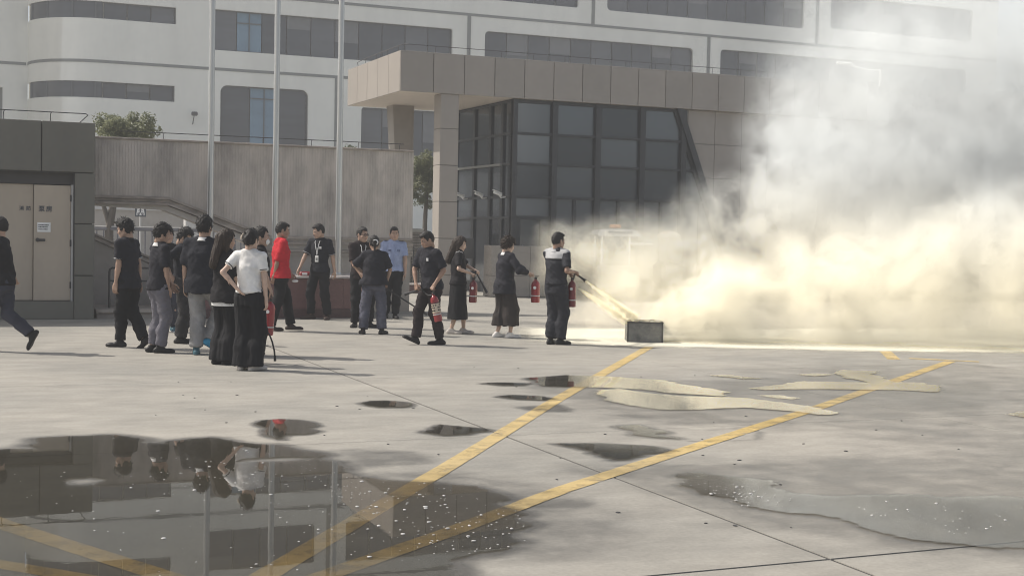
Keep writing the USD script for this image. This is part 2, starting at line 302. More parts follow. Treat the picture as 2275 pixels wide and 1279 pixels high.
PUDDLES = [
    ('large dark puddle mirroring the people and walls, crossed by yellow lines', 0.07, [(0.10,10.75),(0.22,10.60),(0.50,10.63),(0.65,10.54),(0.61,10.82),(0.67,11.10),(0.93,11.15),(1.31,11.12),(1.51,10.80),(1.37,10.56),(1.74,10.74),(2.00,10.81),(2.25,10.43),(2.47,10.18),(2.59,9.93),(2.68,9.64),(2.63,9.16),(2.62,8.83),(2.80,8.60),(3.04,8.46),(3.23,8.19),(3.30,7.85),(3.20,7.63),(3.23,7.34),(3.15,7.06),(2.91,6.72),(2.72,6.56),(2.44,6.40),(2.19,5.6),(-0.6,5.6),(-0.6,10.5)]),
    ('small ragged puddle reflecting the red shirt, just beyond the large dark puddle', 0.03, [(2.47,11.44),(2.58,11.64),(2.76,11.71),(2.90,11.62),(3.00,11.39),(3.01,11.22),(2.88,11.08),(2.94,10.93),(2.80,10.76),(2.61,10.77),(2.50,10.50),(2.44,10.75),(2.46,11.05),(2.53,11.23)]),
    ('lens shaped lone puddle on dry concrete before the walking man with an extinguisher', 0.02, [(3.77,12.59),(3.90,12.74),(4.09,12.73),(4.23,12.59),(4.27,12.40),(4.08,12.20),(3.88,12.22),(3.77,12.38)]),
    ('dark ragged puddle where the long slab joint meets the yellow line', 0.05, [(3.77,10.71),(4.02,11.03),(4.10,10.95),(4.28,10.70),(4.31,10.58),(4.12,10.38),(3.81,10.39),(3.75,10.51)]),
    ('thin dark puddle touching the far yellow line, in front of the coverall man', 0.02, [(5.26,12.75),(5.50,12.85),(5.75,12.71),(5.81,12.46),(5.64,12.35),(5.40,12.49)]),
    ('narrow dark streak of water nearest to the curly haired woman', 0.02, [(5.58,13.94),(5.82,13.98),(6.16,13.81),(5.99,13.62),(5.74,13.68)]),
    ('long bent puddle, half dark and half white with mirrored smoke, under the far yellow line', 0.04, [(6.34,14.34),(6.89,14.53),(7.30,14.33),(7.54,14.08),(7.84,13.77),(7.85,12.97),(7.92,12.52),(7.60,12.18),(7.34,12.49),(7.06,12.98),(6.74,13.23),(6.36,13.36),(6.10,13.51),(6.19,13.89)]),
    ('wide bright puddle mirroring the smoke between the two yellow lines', 0.05, [(6.53,13.02),(6.90,13.10),(6.99,12.65),(7.26,12.30),(7.67,12.10),(7.85,11.95),(7.91,11.80),(8.05,11.28),(8.12,11.08),(8.08,10.74),(7.93,10.62),(7.78,10.69),(7.75,10.93),(7.49,11.17),(7.32,11.32),(6.83,11.27),(6.48,11.36),(6.28,11.72),(6.23,12.21)]),
    ('bright white branching puddle crossed by the right hand yellow line', 0.05, [(8.32,12.82),(8.63,12.88),(9.03,13.11),(9.40,13.27),(9.83,13.08),(10.11,13.01),(10.17,13.35),(10.31,13.90),(10.75,14.31),(11.19,14.05),(11.01,13.86),(10.69,13.76),(10.75,13.48),(10.47,12.93),(10.81,12.81),(10.72,12.40),(10.50,12.09),(10.28,11.96),(9.93,12.22),(9.41,12.43),(8.84,12.56),(8.42,12.57)]),
    ('thin bright sliver of water left of the white branching puddle', 0.02, [(8.60,14.14),(8.89,14.15),(8.97,13.87),(9.13,13.63),(8.85,13.65)]),
    ('thin bright sliver of water just beyond the white branching puddle', 0.02, [(9.78,13.96),(10.14,14.04),(10.35,13.84),(9.91,13.72)]),
    ('thin bright sliver of water before the white branching puddle', 0.02, [(8.05,12.23),(8.31,12.16),(8.40,11.87),(8.19,11.78),(8.09,11.95)]),
    ('bright puddle cut by the right edge of the yard view, on bare concrete', 0.03, [(9.67,10.23),(10.11,10.36),(10.4,10.1),(9.70,9.93)]),
    ('dark streaky puddle lying along the upper side of the right hand yellow line', 0.06, [(4.48,9.78),(4.91,9.68),(5.18,9.49),(5.31,9.22),(5.01,9.04),(4.71,8.87),(4.64,9.08),(4.58,9.43)]),
    ('shallow grey winding sheet of water, right of the crossing slab joints', 0.06, [(4.85,8.28),(5.02,8.26),(5.21,8.02),(5.35,7.84),(5.18,7.43),(5.38,7.21),(5.90,7.18),(6.14,6.98),(6.46,6.96),(6.65,6.74),(6.6,6.2),(5.55,5.62),(5.31,5.70),(5.19,5.85),(4.97,6.11),(4.92,6.37),(4.95,6.62),(4.89,6.78),(4.69,6.87),(4.64,7.14),(4.64,7.52),(4.63,7.85)]),
    ('speckled shallow puddle between the wide bright puddle and the yellow line', 0.06, [(5.51,10.49),(5.74,10.54),(5.75,10.15),(5.64,9.73),(5.46,9.86)]),
]
WATER = [puddle_edge(p, i + 1, a) for i, (_, a, p) in enumerate(PUDDLES)]
WATER[0] = WATER[0].difference(puddle_edge([(0.75,9.05),(0.80,9.25),(0.93,9.28),(1.0,9.15),(0.9,9.02)], 31, 0.03)).difference(puddle_edge([(1.95,9.62),(2.05,9.74),(2.35,9.72),(2.55,9.62),(2.3,9.55)], 33, 0.02))
SHALLOW = {6: 0.8, 7: 0.7, 8: 0.62, 9: 0.6, 10: 0.6, 11: 0.6, 12: 0.6, 14: 0.66, 15: 0.7}
TIDE = [LineString(p).buffer(0.012) for p in ([(6.0, 11.6), (6.5, 11.5), (6.95, 11.2), (7.05, 10.7), (6.7, 10.2), (6.2, 10.1)], [(5.9, 10.9), (6.25, 10.5), (6.6, 9.9), (6.3, 9.5), (5.7, 9.6)], [(4.55, 8.7), (4.95, 8.6), (5.5, 8.5), (5.7, 7.9), (6.3, 7.7), (6.9, 7.5), (7.5, 7.9)], [(8.0, 12.9), (9.2, 12.2), (10.3, 11.7), (11.2, 12.3)])]
DAMP = [(t, 0.08, 0.62) for t in TIDE] + [(WATER[i].boundary.buffer(0.035), 0.09, 0.72) for i in (6, 7, 8, 14, 15)] + [(w, 0.22 if i == 0 else 0.10, SHALLOW.get(i, 1.0)) for i, w in enumerate(WATER)] + [(Polygon(p), m, s) for p, m, s in (
    ([(3.39,7.75),(3.65,7.70),(3.76,7.52),(3.64,7.41),(3.36,7.54)], 0.12, 0.75),
    ([(5.20,11.92),(5.62,11.99),(5.60,11.72),(5.49,11.54),(5.25,11.60)], 0.15, 0.85),
    ([(6.39,11.28),(6.74,11.29),(6.78,10.85),(6.33,10.36),(6.12,10.56)], 0.35, 0.62),
    ([(2.75,8.9),(3.3,8.7),(3.65,8.0),(3.7,7.2),(3.3,6.5),(2.9,6.3)], 0.5, 0.55),
    ([(2.9,9.9),(3.3,9.7),(3.25,9.3),(2.8,9.2)], 0.3, 0.6),
    ([(6.2,13.6),(8.2,13.3),(11.0,13.9),(11.5,12.6),(9.6,10.5),(7.0,10.2),(6.0,11.0)], 0.9, 0.56),
    ([(4.3,8.6),(5.6,8.4),(7.2,8.3),(7.6,6.6),(5.6,5.2),(4.6,6.6)], 0.6, 0.54),
    ([(7.5,10.2),(9.6,10.4),(9.4,8.2),(7.4,8.0)], 0.8, 0.46),
    ([(9.5,14.6),(13.5,14.9),(13.2,11.5),(10.8,10.5)], 1.0, 0.46))]
def wetness(xy):
    pts = shapely.points(xy)
    w = np.zeros(len(xy))
    for poly, margin, strength in DAMP:
        x0, y0, x1, y1 = poly.bounds
        k = np.nonzero((xy[:, 0] > x0 - margin) & (xy[:, 0] < x1 + margin) & (xy[:, 1] > y0 - margin) & (xy[:, 1] < y1 + margin))[0]
        if len(k):
            w[k] = np.maximum(w[k], strength * np.clip(1 - shapely.distance(pts[k], poly) / margin, 0, 1))
    return w

ground = thing('ground', kind='structure', label='sunlit pale concrete yard of large slabs with patches of standing water')
obj('joint_bed', flat(sbox(-9.3, -3.3, 27.0, 41.7), -0.005), M['joint_dark'], ground)
obj('outer_concrete', flat(sbox(-700, -700, 900, 900).difference(sbox(-9.2, -3.2, 26.9, 41.6)), -0.004), M['concrete'], ground)
XS = [-9.2, -4.67, -0.17, 4.33, 8.83, 13.33, 17.83, 22.33, 26.9]
YS = [-3.2, 1.33, 5.81, 10.29, 14.77, 19.25, 23.73, 28.2, 32.7, 37.1, 41.6]
GAP = lambda v: 0.013 if abs(v - 4.33) < 0.01 or abs(v - 5.81) < 0.01 else 0.0035
for i in range(len(XS) - 1):
    for j in range(len(YS) - 1):
        x0, x1, y0, y1 = XS[i] + GAP(XS[i]), XS[i + 1] - GAP(XS[i + 1]), YS[j] + GAP(YS[j]), YS[j + 1] - GAP(YS[j + 1])
        near = XS[i + 1] > -1 and XS[i] < 13 and YS[j + 1] > 5 and YS[j] < 15
        n = 76 if near else 1
        gx, gy = np.linspace(x0, x1, n + 1), np.linspace(y0, y1, n + 1)
        xx, yy = np.meshgrid(gx, gy, indexing='ij')
        v = np.c_[xx.ravel(), yy.ravel(), np.zeros(xx.size)]
        a = (np.arange(n)[:, None] * (n + 1) + np.arange(n)[None, :]).ravel()
        f = np.vstack([np.c_[a, a + n + 1, a + n + 2], np.c_[a, a + n + 2, a + 1]])
        k = len(v)
        ring = np.array([[x0, y0], [x1, y0], [x1, y1], [x0, y1]])
        v2 = np.vstack([np.c_[ring, np.zeros(4)], np.c_[ring, np.full(4, -0.1)]])
        f2 = []
        for q in range(4):
            r_ = (q + 1) % 4
            f2 += [[k + q, k + 4 + q, k + 4 + r_], [k + q, k + 4 + r_, k + r_]]
        vv, ff = np.vstack([v, v2]), np.vstack([f, np.array(f2)])
        w = wetness(vv[:, :2]) if near else np.zeros(len(vv))
        obj('slab', trimesh.Trimesh(vv, ff, process=False), M['concrete'], ground, attrs={'wet': w})

def paint(pts, width, label, seed):
    line = LineString(pts).segmentize(0.05)
    c = np.array(line.coords)
    t = np.gradient(c, axis=0); t /= np.linalg.norm(t, axis=1, keepdims=True)
    nrm = np.c_[-t[:, 1], t[:, 0]]
    wob = lambda s: 0.012 * (meshkit.fbm(np.c_[c * 9, np.full(len(c), s)], 3, seed) - 0.5)
    cols = np.linspace(-0.5, 0.5, 4)
    v = np.concatenate([np.c_[c + nrm * (width * q + (wob(1.5) if q < -0.4 else wob(7.5) if q > 0.4 else np.zeros(len(c))))[:, None], np.full(len(c), 0.004)] for q in cols])
    n = len(c); f = []
    for q in range(3):
        a = q * n + np.arange(n - 1)
        f += [np.c_[a, a + 1, a + n + 1], np.c_[a, a + n + 1, a + n]]
    m = trimesh.Trimesh(v, np.vstack(f), process=False)
    if m.face_normals[:, 2].mean() < 0: m.invert()
    obj('yellow_line', m, M['yellow'], attrs={'wet': wetness(m.vertices[:, :2]) * 0.8}, label=label, cat='road marking')
paint([(9.98,18.05),(5.73,12.31),(3.40,9.07),(1.95,7.09),(0.9,5.65)], 0.15, 'long yellow painted line running from the burning tray to the large puddle', 1)
paint([(13.2,15.08),(8.05,11.12),(5.32,9.12),(3.77,7.97),(2.68,7.06),(0.95,5.70)], 0.15, 'long yellow painted line on the right, crossing the white branching puddle', 2)
paint([(0.02,8.72),(0.31,7.99),(0.66,7.25),(1.35,5.8)], 0.15, 'yellow painted line slanting through the near left of the large puddle', 3)
paint([(-0.1,7.42),(0.27,7.03),(0.7,6.55),(1.1,6.0)], 0.13, 'worn yellow painted line in the nearest left corner of the yard', 4)
paint([(13.75,17.3),(12.55,15.5)], 0.18, 'short stub of yellow line coming out from under the smoke', 5)
paint([(12.9,15.6),(13.6,14.95)], 0.15, 'faint worn piece of yellow line at the far end of the right hand line', 6)

for (label, _, _), w in zip(PUDDLES, WATER):
    x0, y0, x1, y1 = w.buffer(0.07).bounds
    c = 0.028
    nx, ny = int((x1 - x0) / c) + 2, int((y1 - y0) / c) + 2
    xx, yy = np.meshgrid(x0 + c * np.arange(nx), y0 + c * np.arange(ny), indexing='ij')
    xy = np.c_[xx.ravel(), yy.ravel()]
    pts = shapely.points(xy)
    dep = np.where(shapely.contains(w, pts), 1, -1) * shapely.distance(pts, w.boundary)
    a = (np.arange(nx - 1)[:, None] * ny + np.arange(ny - 1)[None, :]).ravel()
    f = np.vstack([np.c_[a, a + ny, a + ny + 1], np.c_[a, a + ny + 1, a + 1]])
    f = f[(dep[f] > -0.065).all(1)]
    used, inv = np.unique(f, return_inverse=True)
    obj('puddle', trimesh.Trimesh(np.c_[xy[used], np.full(len(used), 0.0085)], inv.reshape(-1, 3), process=False), M['water'], attrs={'depth': np.clip(dep[used], -0.2, 0.2)}, label=label, cat='puddle')
sp = []
def specks(n, cx, cy, sx, sy, poly):
    k = 0
    for _ in range(n * 6):
        if k >= n: break
        x, y = RNG.normal(cx, sx), RNG.normal(cy, sy)
        if not poly.contains(Point(x, y)): continue
        r = RNG.uniform(0.0024, 0.0056) * (1.9 if RNG.random() < 0.12 else 1)
        sp.append(ico((x, y, 0.009), r, 1, (RNG.uniform(0.8, 1.6), RNG.uniform(0.8, 1.6), 0.45)))
        k += 1
for a in ((110, 2.35, 8.3, 0.35, 0.6), (70, 2.9, 7.3, 0.25, 0.45), (60, 1.9, 9.2, 0.3, 0.5), (50, 2.6, 6.8, 0.25, 0.25), (30, 1.0, 8.7, 0.5, 0.8), (30, 1.5, 7.0, 0.5, 0.5)):
    specks(*a, WATER[0])
for a in ((80, 4.85, 7.5, 0.15, 0.25), (60, 5.6, 6.4, 0.4, 0.3)):
    specks(*a, WATER[14])
obj('foam_bubbles', cat_(sp), M['foam'], smooth=True, label='tiny white foam bubbles floating on the large puddle and the winding sheet of water', cat='foam', kind='stuff')
lit = []
for _ in range(60):
    x, y = RNG.uniform(1.0, 8.5), RNG.uniform(5.8, 16)
    lit.append(ico((x, y, 0.003), RNG.uniform(0.005, 0.012), 0, (RNG.uniform(0.7, 2), RNG.uniform(0.7, 2), 0.35)))
obj('grit', cat_(lit), M['dark_metal'], label='dark crumbs and bits of dirt scattered on the dry concrete', cat='grit', kind='stuff')
pw = puddle_edge([(8.5,19.75),(8.85,18.75),(9.25,18.28),(10.4,17.72),(11.35,17.35),(12.3,16.85),(13.0,16.45),(14.3,16.2),(15.5,15.9),(19,15.5),(24,17),(20,21),(13,21.5),(9.6,22.3)], 77, 0.09)
x0, y0, x1, y1 = pw.bounds
xx, yy = np.meshgrid(np.arange(x0 - 0.1, x1 + 0.1, 0.10), np.arange(y0 - 0.1, y1 + 0.1, 0.10), indexing='ij')
xy = np.c_[xx.ravel(), yy.ravel()]; pts = shapely.points(xy); ny = xx.shape[1]
dep = np.where(shapely.contains(pw, pts), 1, -1) * shapely.distance(pts, pw.simplify(0.03).boundary)
a = (np.arange(xx.shape[0] - 1)[:, None] * ny + np.arange(ny - 1)[None, :]).ravel()
f = np.vstack([np.c_[a, a + ny, a + ny + 1], np.c_[a, a + ny + 1, a + 1]]); f = f[(dep[f] > -0.3).all(1)]
used, inv = np.unique(f, return_inverse=True)
obj('powder_layer', trimesh.Trimesh(np.c_[xy[used], np.full(len(used), 0.0055)], inv.reshape(-1, 3), process=False), M['powder'], attrs={'depth': np.clip(dep[used] * 1.6, -0.6, 2.0)}, label='cream dry powder settled on the concrete around the metal fire tray', cat='powder', kind='stuff')

# ---------------------------------------------------------------- far white factory
YB = 85.0
fac = thing('factory_building', 'long white factory with dark strip windows, grey bands and a rounded corner', 'building', (0, 0, 0))
def rrect(x0, x1, z0, z1, r=0.0):
    p = sbox(x0, z0, x1, z1)
    return p.buffer(-r).buffer(r, quad_segs=6) if r else p
WINS = [(15.4, 31.45, 12.78, 15.3, 0.12), (33.79, 50.0, 12.8, 15.35, 0.3), (52.3, 75.0, 12.8, 15.45, 0.3),
        (24.6, 40.73, 17.48, 20.1, 0.15), (42.97, 59.5, 17.5, 20.1, 0.3), (61.9, 75.5, 17.7, 20.2, 0.3), (15.4, 22.5, 17.45, 20.05, 0.2),
        (16.05, 21.66, 6.0, 10.63, 0.45), (25.21, 31.0, 6.0, 9.75, 0.2), (33.5, 49.5, 8.2, 10.6, 0.3), (52, 75, 8.2, 10.6, 0.3),
        (15.4, 31.4, 22.3, 24.8, 0.2), (33.8, 50, 22.3, 24.8, 0.2), (52.3, 75, 22.3, 24.8, 0.2), (9.0, 13.28, 14.17, 15.19, 0), (9.0, 13.24, 9.41, 10.39, 0), (9.0, 13.28, 18.9, 19.95, 0)]
wall = sbox(8.9, 0, 78.1, 27)
for x0, x1, z0, z1, r in WINS:
    wall = wall.difference(rrect(x0 if x0 > 9.5 else 8.9, x1, z0, z1, r))
wall = wall.difference(sbox(6, 14.17, 9.2, 15.19))
obj('front_wall', elev(wall, YB, YB + 0.4), M['white_wall'], fac)
obj('back_block', bx(8.9, 78.1, YB + 0.95, YB + 30, 0, 26.6), M['white_wall'], fac)
# rounded corner at the left end: a quarter drum of radius 4 with its window strips
CC, RAD = np.array([8.9, YB + 4.0]), 4.0
def drum(z0, z1, r0, r1, n=14):
    a = np.linspace(math.pi, 1.5 * math.pi, n + 1)
    v, f = [], []
    for t in a:
        for r, z in ((r0, z0), (r1, z0), (r1, z1), (r0, z1)):
            v.append((CC[0] + r * math.cos(t), CC[1] + r * math.sin(t), z))
    for i in range(n):
        for k in range(4):
            p, q = 4 * i + k, 4 * i + (k + 1) % 4
            f += [[p, q, q + 4], [p, q + 4, p + 4]]
    f += [[0, 2, 1], [0, 3, 2], [4 * n, 4 * n + 1, 4 * n + 2], [4 * n, 4 * n + 2, 4 * n + 3]]
    m = trimesh.Trimesh(np.array(v), np.array(f), process=False)
    if m.volume < 0: m.invert()
    return m
zz = [0, 9.41, 10.39, 14.17, 15.19, 18.9, 19.95, 27]
for k in range(0, len(zz) - 1, 2):
    obj('curved_wall', drum(zz[k], zz[k + 1], RAD - 0.4, RAD), M['white_wall'], fac, smooth=30)
for k in range(1, len(zz) - 1, 2):
    win = obj('curved_window', drum(zz[k], zz[k + 1], RAD - 0.20, RAD - 0.08), M['far_glass'], fac, smooth=30)
    for t in (math.pi * 1.08, math.pi * 1.22, math.pi * 1.36, math.pi * 1.47):
        c = CC + (RAD - 0.06) * np.array([math.cos(t), math.sin(t)])
        obj('mullion', bx(c[0] - 0.04, c[0] + 0.04, c[1] - 0.04, c[1] + 0.04, zz[k], zz[k + 1]), M['far_frame'], win)
for z in (11.6, 16.35, 21.1):
    obj('grey_band', cat_([bx(8.9, 78.1, YB - 0.02, YB + 0.1, z - 0.09, z + 0.09)]), M['band_grey'], fac)
    obj('curved_band', drum(z - 0.09, z + 0.09, RAD - 0.1, RAD + 0.02), M['band_grey'], fac, smooth=30)
    obj('recess_band', bx(-20, 4.8, YB + 3.98, YB + 4.1, z - 0.09, z + 0.09), M['band_grey'], fac)
for x, z0, z1 in ((23.53, 0, 11.51), (32.62, 11.69, 16.26), (51.28, 11.69, 16.26), (41.88, 16.44, 21.0), (60.67, 16.44, 21.0), (23.4, 16.44, 21.0), (44.0, 0, 11.51), (62.0, 0, 11.51)):
    obj('grey_strip', bx(x - 0.13, x + 0.13, YB - 0.025, YB + 0.08, z0, z1), M['band_grey'], fac)
obj('recess_wall', elev(sbox(-20, 0, 4.9, 27).difference(sbox(-8, 6, 3.45, 10.08)), YB + 4.0, YB + 4.4), M['white_wall'], fac)
obj('recess_window', bx(-8, 3.45, YB + 4.3, YB + 4.35, 6, 10.08), M['band_grey'], fac)
for wi, (x0, x1, z0, z1, r) in enumerate(WINS):
    xs0 = 8.9 if x0 <= 9.5 else x0
    fr = obj('window', elev(rrect(xs0, x1, z0, z1, r).difference(rrect(xs0 + 0.07, x1 - 0.07, z0 + 0.07, z1 - 0.07, max(0, r - 0.05))), YB + 0.18, YB + 0.30), M['far_frame'], fac)
    n = max(2, int(round((x1 - xs0) / 1.62)))
    ed = np.linspace(xs0 + 0.07, x1 - 0.07, n + 1)
    inner = rrect(xs0 + 0.07, x1 - 0.07, z0 + 0.07, z1 - 0.07, max(0, r - 0.05))
    hz = z0 + 0.68 * (z1 - z0)
    for k in range(n):
        g = inner.intersection(sbox(ed[k] + 0.03, z0, ed[k + 1] - 0.03, z1))
        blue = wi in (0, 7) and ed[k] - 0.4 < 18.15 < ed[k + 1] - 0.4
        tone = M['blue_glass'] if blue else (M['far_glass_b'] if (k * 7 + wi * 5) % 4 == 0 else M['far_glass'])
        if (k * 5 + wi * 3) % 7 in (1, 4) and not blue:
            bz = z1 - 0.07 - (0.30 + 0.12 * ((k + wi) % 3)) * (z1 - z0)
            obj('blind', elev(g.intersection(sbox(x0 - 9, bz, x1, z1)), YB + 0.245, YB + 0.252), M['blind'], fr)
        obj('pane', elev(g, YB + 0.255 + 0.004 * (k % 2), YB + 0.29), tone, fr)
        if blue:
            xm = 0.5 * (ed[k] + ed[k + 1])
            obj('mullion', cat_([bx(xm - 0.03, xm + 0.03, YB + 0.2, YB + 0.25, z0 + 0.1, z1 - 0.1), bx(ed[k] + 0.03, ed[k + 1] - 0.03, YB + 0.205, YB + 0.25, z1 - 0.75, z1 - 0.67)]), M['far_frame'], fr)
obj('roof_edge', bx(8.6, 78.3, YB - 0.15, YB + 30, 27, 27.4), M['white_wall'], fac)
fl = thing('wall_floodlight', 'small floodlight on a bracket fixed to the white factory wall', 'lamp', (14.35, YB, 8.1))
obj('bracket', tube([(0, 0, 0), (0, -0.15, 0.1), (0.05, -0.25, 0.55)], 0.03, 6), M['dark_metal'], fl)
obj('lamp_head', bbx(-0.13, 0.25, -0.42, -0.22, 0.5, 0.75, 0.05), M['dark_metal'], fl)
lowb = thing('far_building', 'hazy lower block beyond the right end of the white factory', 'building', (0, 0, 0))
obj('wall', bx(84, 130, 98, 125, 0, 15.3), M['pale_grey'], lowb)
obj('roof_edge', bx(83.6, 130.4, 97.6, 125.4, 15.3, 15.8), M['white_wall'], lowb)
for k in range(7):
    obj('window', bx(86 + k * 5, 89.4 + k * 5, 97.9, 98.1, 9.5, 12.5), M['far_glass'], lowb)

# ---------------------------------------------------------------- gatehouse with canopy
YF = 33.75
gat = thing('gatehouse', 'stone clad gatehouse with a wide canopy, slanted glass front and square column', 'building')
obj('canopy_core', cat_([bx(11.09, 31, YF + 0.04, 38.7, 5.41, 6.39)]), M['joint_dark'], gat)
obj('soffit', bx(11.07, 31, YF + 0.03, 38.72, 5.372, 5.408), M['soffit'], gat)
k = 0
x = 11.055
while x < 30.6:
    x1 = 11.98 if k == 0 else x + 0.876
    obj('panel', bbx(x, x1 - 0.014, YF, YF + 0.035, 5.37, 6.43, 0.006), M['panel'] if (k * 5) % 3 else M['panel_b'], gat)
    x = x1; k += 1
ys = np.linspace(YF + 0.04, 38.72, 6)
for a, b in zip(ys[:-1], ys[1:]):
    obj('panel', bbx(11.05, 11.085, a, b - 0.014, 5.37, 6.43, 0.006), M['panel'], gat)
obj('parapet_cap', bx(11.06, 31, YF + 0.02, 38.7, 6.395, 6.425), M['panel_b'], gat)
def wire(parent, pts, posts, h):
    obj('rail_wire', tube(pts, 0.009, 6), M['dark_metal'], parent)
    for p in posts:
        obj('wire_post', tube([(p[0], p[1], p[2] - h), (p[0], p[1], p[2] - 0.03), (p[0] + 0.02, p[1], p[2])], 0.008, 5), M['dark_metal'], parent)
ls = thing('lightning_wire', 'thin metal lightning wire on short posts along the canopy roof edge', 'wire')
zt = 6.63
wire(ls, [(11.3, 38.5, zt - 0.12), (11.22, 38.3, zt - 0.02), (11.2, 37.6, zt), (11.2, YF + 0.35, zt), (11.35, YF + 0.22, zt), (30, YF + 0.22, zt)], [(11.2, y, zt) for y in (34.4, 35.4, 36.4, 37.4)] + [(x, YF + 0.22, zt) for x in np.arange(12.1, 30, 0.95)], 0.22)
# square front column in stacked panels
for z0, z1 in ((0, 0.55), (0.55, 1.53), (1.53, 2.51), (2.51, 3.48), (3.48, 4.45), (4.45, 5.372)):
    col = obj('column_panel', bbx(12.2, 12.72, YF + 0.03, YF + 0.55, z0 + 0.006, z1 - 0.006, 0.008), M['panel'], gat)
obj('column_core', bx(12.21, 12.71, YF + 0.04, YF + 0.54, 0, 5.37), M['joint_dark'], gat)
# slanted rear column
vv = np.array([(12.1, 37.6, 5.37), (12.75, 37.6, 5.37), (12.75, 38.2, 5.37), (12.1, 38.2, 5.37), (12.46, 37.75, 0), (12.78, 37.75, 0), (12.78, 38.15, 0), (12.46, 38.15, 0)])
obj('slanted_column', trimesh.convex.convex_hull(vv), M['panel_b'], gat)
# glass front
GX = 14.33
def fin_x(z): return 19.42 + (5.37 - z) * 0.396
sl = Polygon([(GX, 0), (fin_x(0), 0), (fin_x(5.36), 5.36), (GX, 5.36)])
YG = YF + 0.14
obj('interior', bx(GX + 0.25, 30.5, YG + 1.2, 38.5, 0.02, 5.34), M['dark_frame'], gat)
cols = [(14.47, 15.50), (15.68, 16.83), (17.02, 18.24), (18.43, 19.58), (19.77, 22.0)]
rows = [(2.745, 3.575), (3.645, 4.405), (4.475, 5.29)]
frame = sl
for c0, c1 in cols:
    for r0, r1 in rows:
        g = sbox(c0, r0, c1, r1).intersection(sl.buffer(-0.09, join_style='mitre'))
        frame = frame.difference(g)
        if g.area > 0.02:
            obj('glass_pane', elev(g, YG + 0.05, YG + 0.07), M[('tint_glass', 'tint_glass_b', 'tint_glass_c', 'tint_glass_b', 'tint_glass')[int(c0 * 3 + r0 * 7) % 5]], gat)
    subs = [c0, c1] if c0 < 15 else [c0, 0.5 * (c0 + c1) - 0.05, 0.5 * (c0 + c1) + 0.02, c1]
    low = ([(c0, c1, 2.19, 2.67)] if c0 < 15 else [(c0, c0 + 0.5 * (c1 - c0) - 0.04, 0.35, 2.67), (c0 + 0.5 * (c1 - c0) + 0.04, c1, 0.35, 2.67)] if c1 < 21 else [(c0, 20.25, 0.35, 2.67), (20.33, c1, 0.35, 2.67)])
    for a, b, z0, z1 in low:
        g = sbox(a, z0, b, z1).intersection(sl.buffer(-0.09, join_style='mitre'))
        frame = frame.difference(g)
        if g.area > 0.02:
            obj('glass_pane', elev(g, YG + 0.06, YG + 0.08), M['tint_glass_d'], gat)
door_hole = sbox(14.62, 0.03, 15.22, 2.1)
frame = frame.difference(door_hole).difference(sbox(15.27, 0.1, 15.5, 2.1))
obj('window_frame', elev(frame, YG, YG + 0.12), M['dark_frame'], gat)
dr = obj('door', bx(14.63, 15.21, YG + 0.06, YG + 0.09, 0.04, 2.09), M['tint_glass'], gat)
obj('handle', tube([(14.7, YG + 0.03, 0.95), (14.7, YG - 0.02, 1.0), (14.7, YG - 0.02, 1.35), (14.7, YG + 0.03, 1.4)], 0.012, 6), M['steel'], dr)
obj('side_light', bx(15.27, 15.5, YG + 0.06, YG + 0.08, 0.1, 2.1), M['tint_glass_b'], gat)
obj('plinth', cat_([bx(14.5, 14.6, YF - 0.05, YG, 0, 0.1), bx(15.55, 21.2, YF - 0.02, YG + 0.1, 0, 0.33)]), M['band_grey'], gat)
for a, b in ((GX, 14.46), (15.51, 15.67), (16.84, 17.01), (18.25, 18.42), (19.59, 19.76)):
    zt_ = 5.34
    obj('mullion', bx(a, b, YG - 0.06, YG - 0.002, 0.34, zt_), M['dark_frame'], gat)
for z in (2.71, 3.61, 4.44):
    obj('transom', bx(GX, fin_x(z) - 0.05, YG - 0.035, YG - 0.003, z - 0.03, z + 0.03), M['dark_frame'], gat)
# left glass side
sp_ = sbox(YG, 0, 38.4, 5.36)
fr2 = sp_
cy = [(33.98, 34.55), (34.72, 35.45), (35.62, 36.7), (36.85, 38.2)]
for a, b in cy:
    for r0, r1 in rows + [(0.3, 2.1), (2.16, 2.67)]:
        g = sbox(a, r0, b, r1)
        fr2 = fr2.difference(g)
        obj('glass_pane', side(g, GX + 0.05, GX + 0.07), M['tint_glass_b'] if (a + r0) % 0.9 < 0.45 else M['tint_glass'], gat)
obj('side_frame', side(fr2, GX, GX + 0.1), M['dark_frame'], gat)
obj('side_ledge', bx(GX - 0.06, GX + 0.02, 34.6, 38.2, 3.57, 3.63), M['band_grey'], gat)
# slanted fin and stone wall to its right
fin = Polygon([(fin_x(5.37) - 0.02, 5.37), (fin_x(5.37) + 0.17, 5.37), (fin_x(0) + 0.17, 0), (fin_x(0) - 0.02, 0)])
obj('slanted_fin', elev(fin, YF + 0.02, YF + 0.45), M['dark_frame'], gat)
stone = Polygon([(fin_x(5.37) + 0.19, 5.37), (30.8, 5.37), (30.8, 0), (fin_x(0) + 0.19, 0)])
obj('stone_core', elev(stone.buffer(-0.01, join_style='mitre'), YF + 0.20, YF + 0.4), M['joint_dark'], gat)
zs = [0, 0.5, 1.48, 2.46, 3.42, 4.4, 5.365]
xs = [19.0] + [19.83 + 0.91 * i for i in range(13)]
for a, b in zip(xs[:-1], xs[1:]):
    for z0, z1 in zip(zs[:-1], zs[1:]):
        g = sbox(a + 0.007, z0 + 0.007, b - 0.007, z1 - 0.007).intersection(stone)
        if g.area > 0.02:
            obj('wall_panel', elev(g, YF + 0.16, YF + 0.205), M['panel'] if int(a * 7 + z0 * 3) % 3 else M['panel_b'], gat)
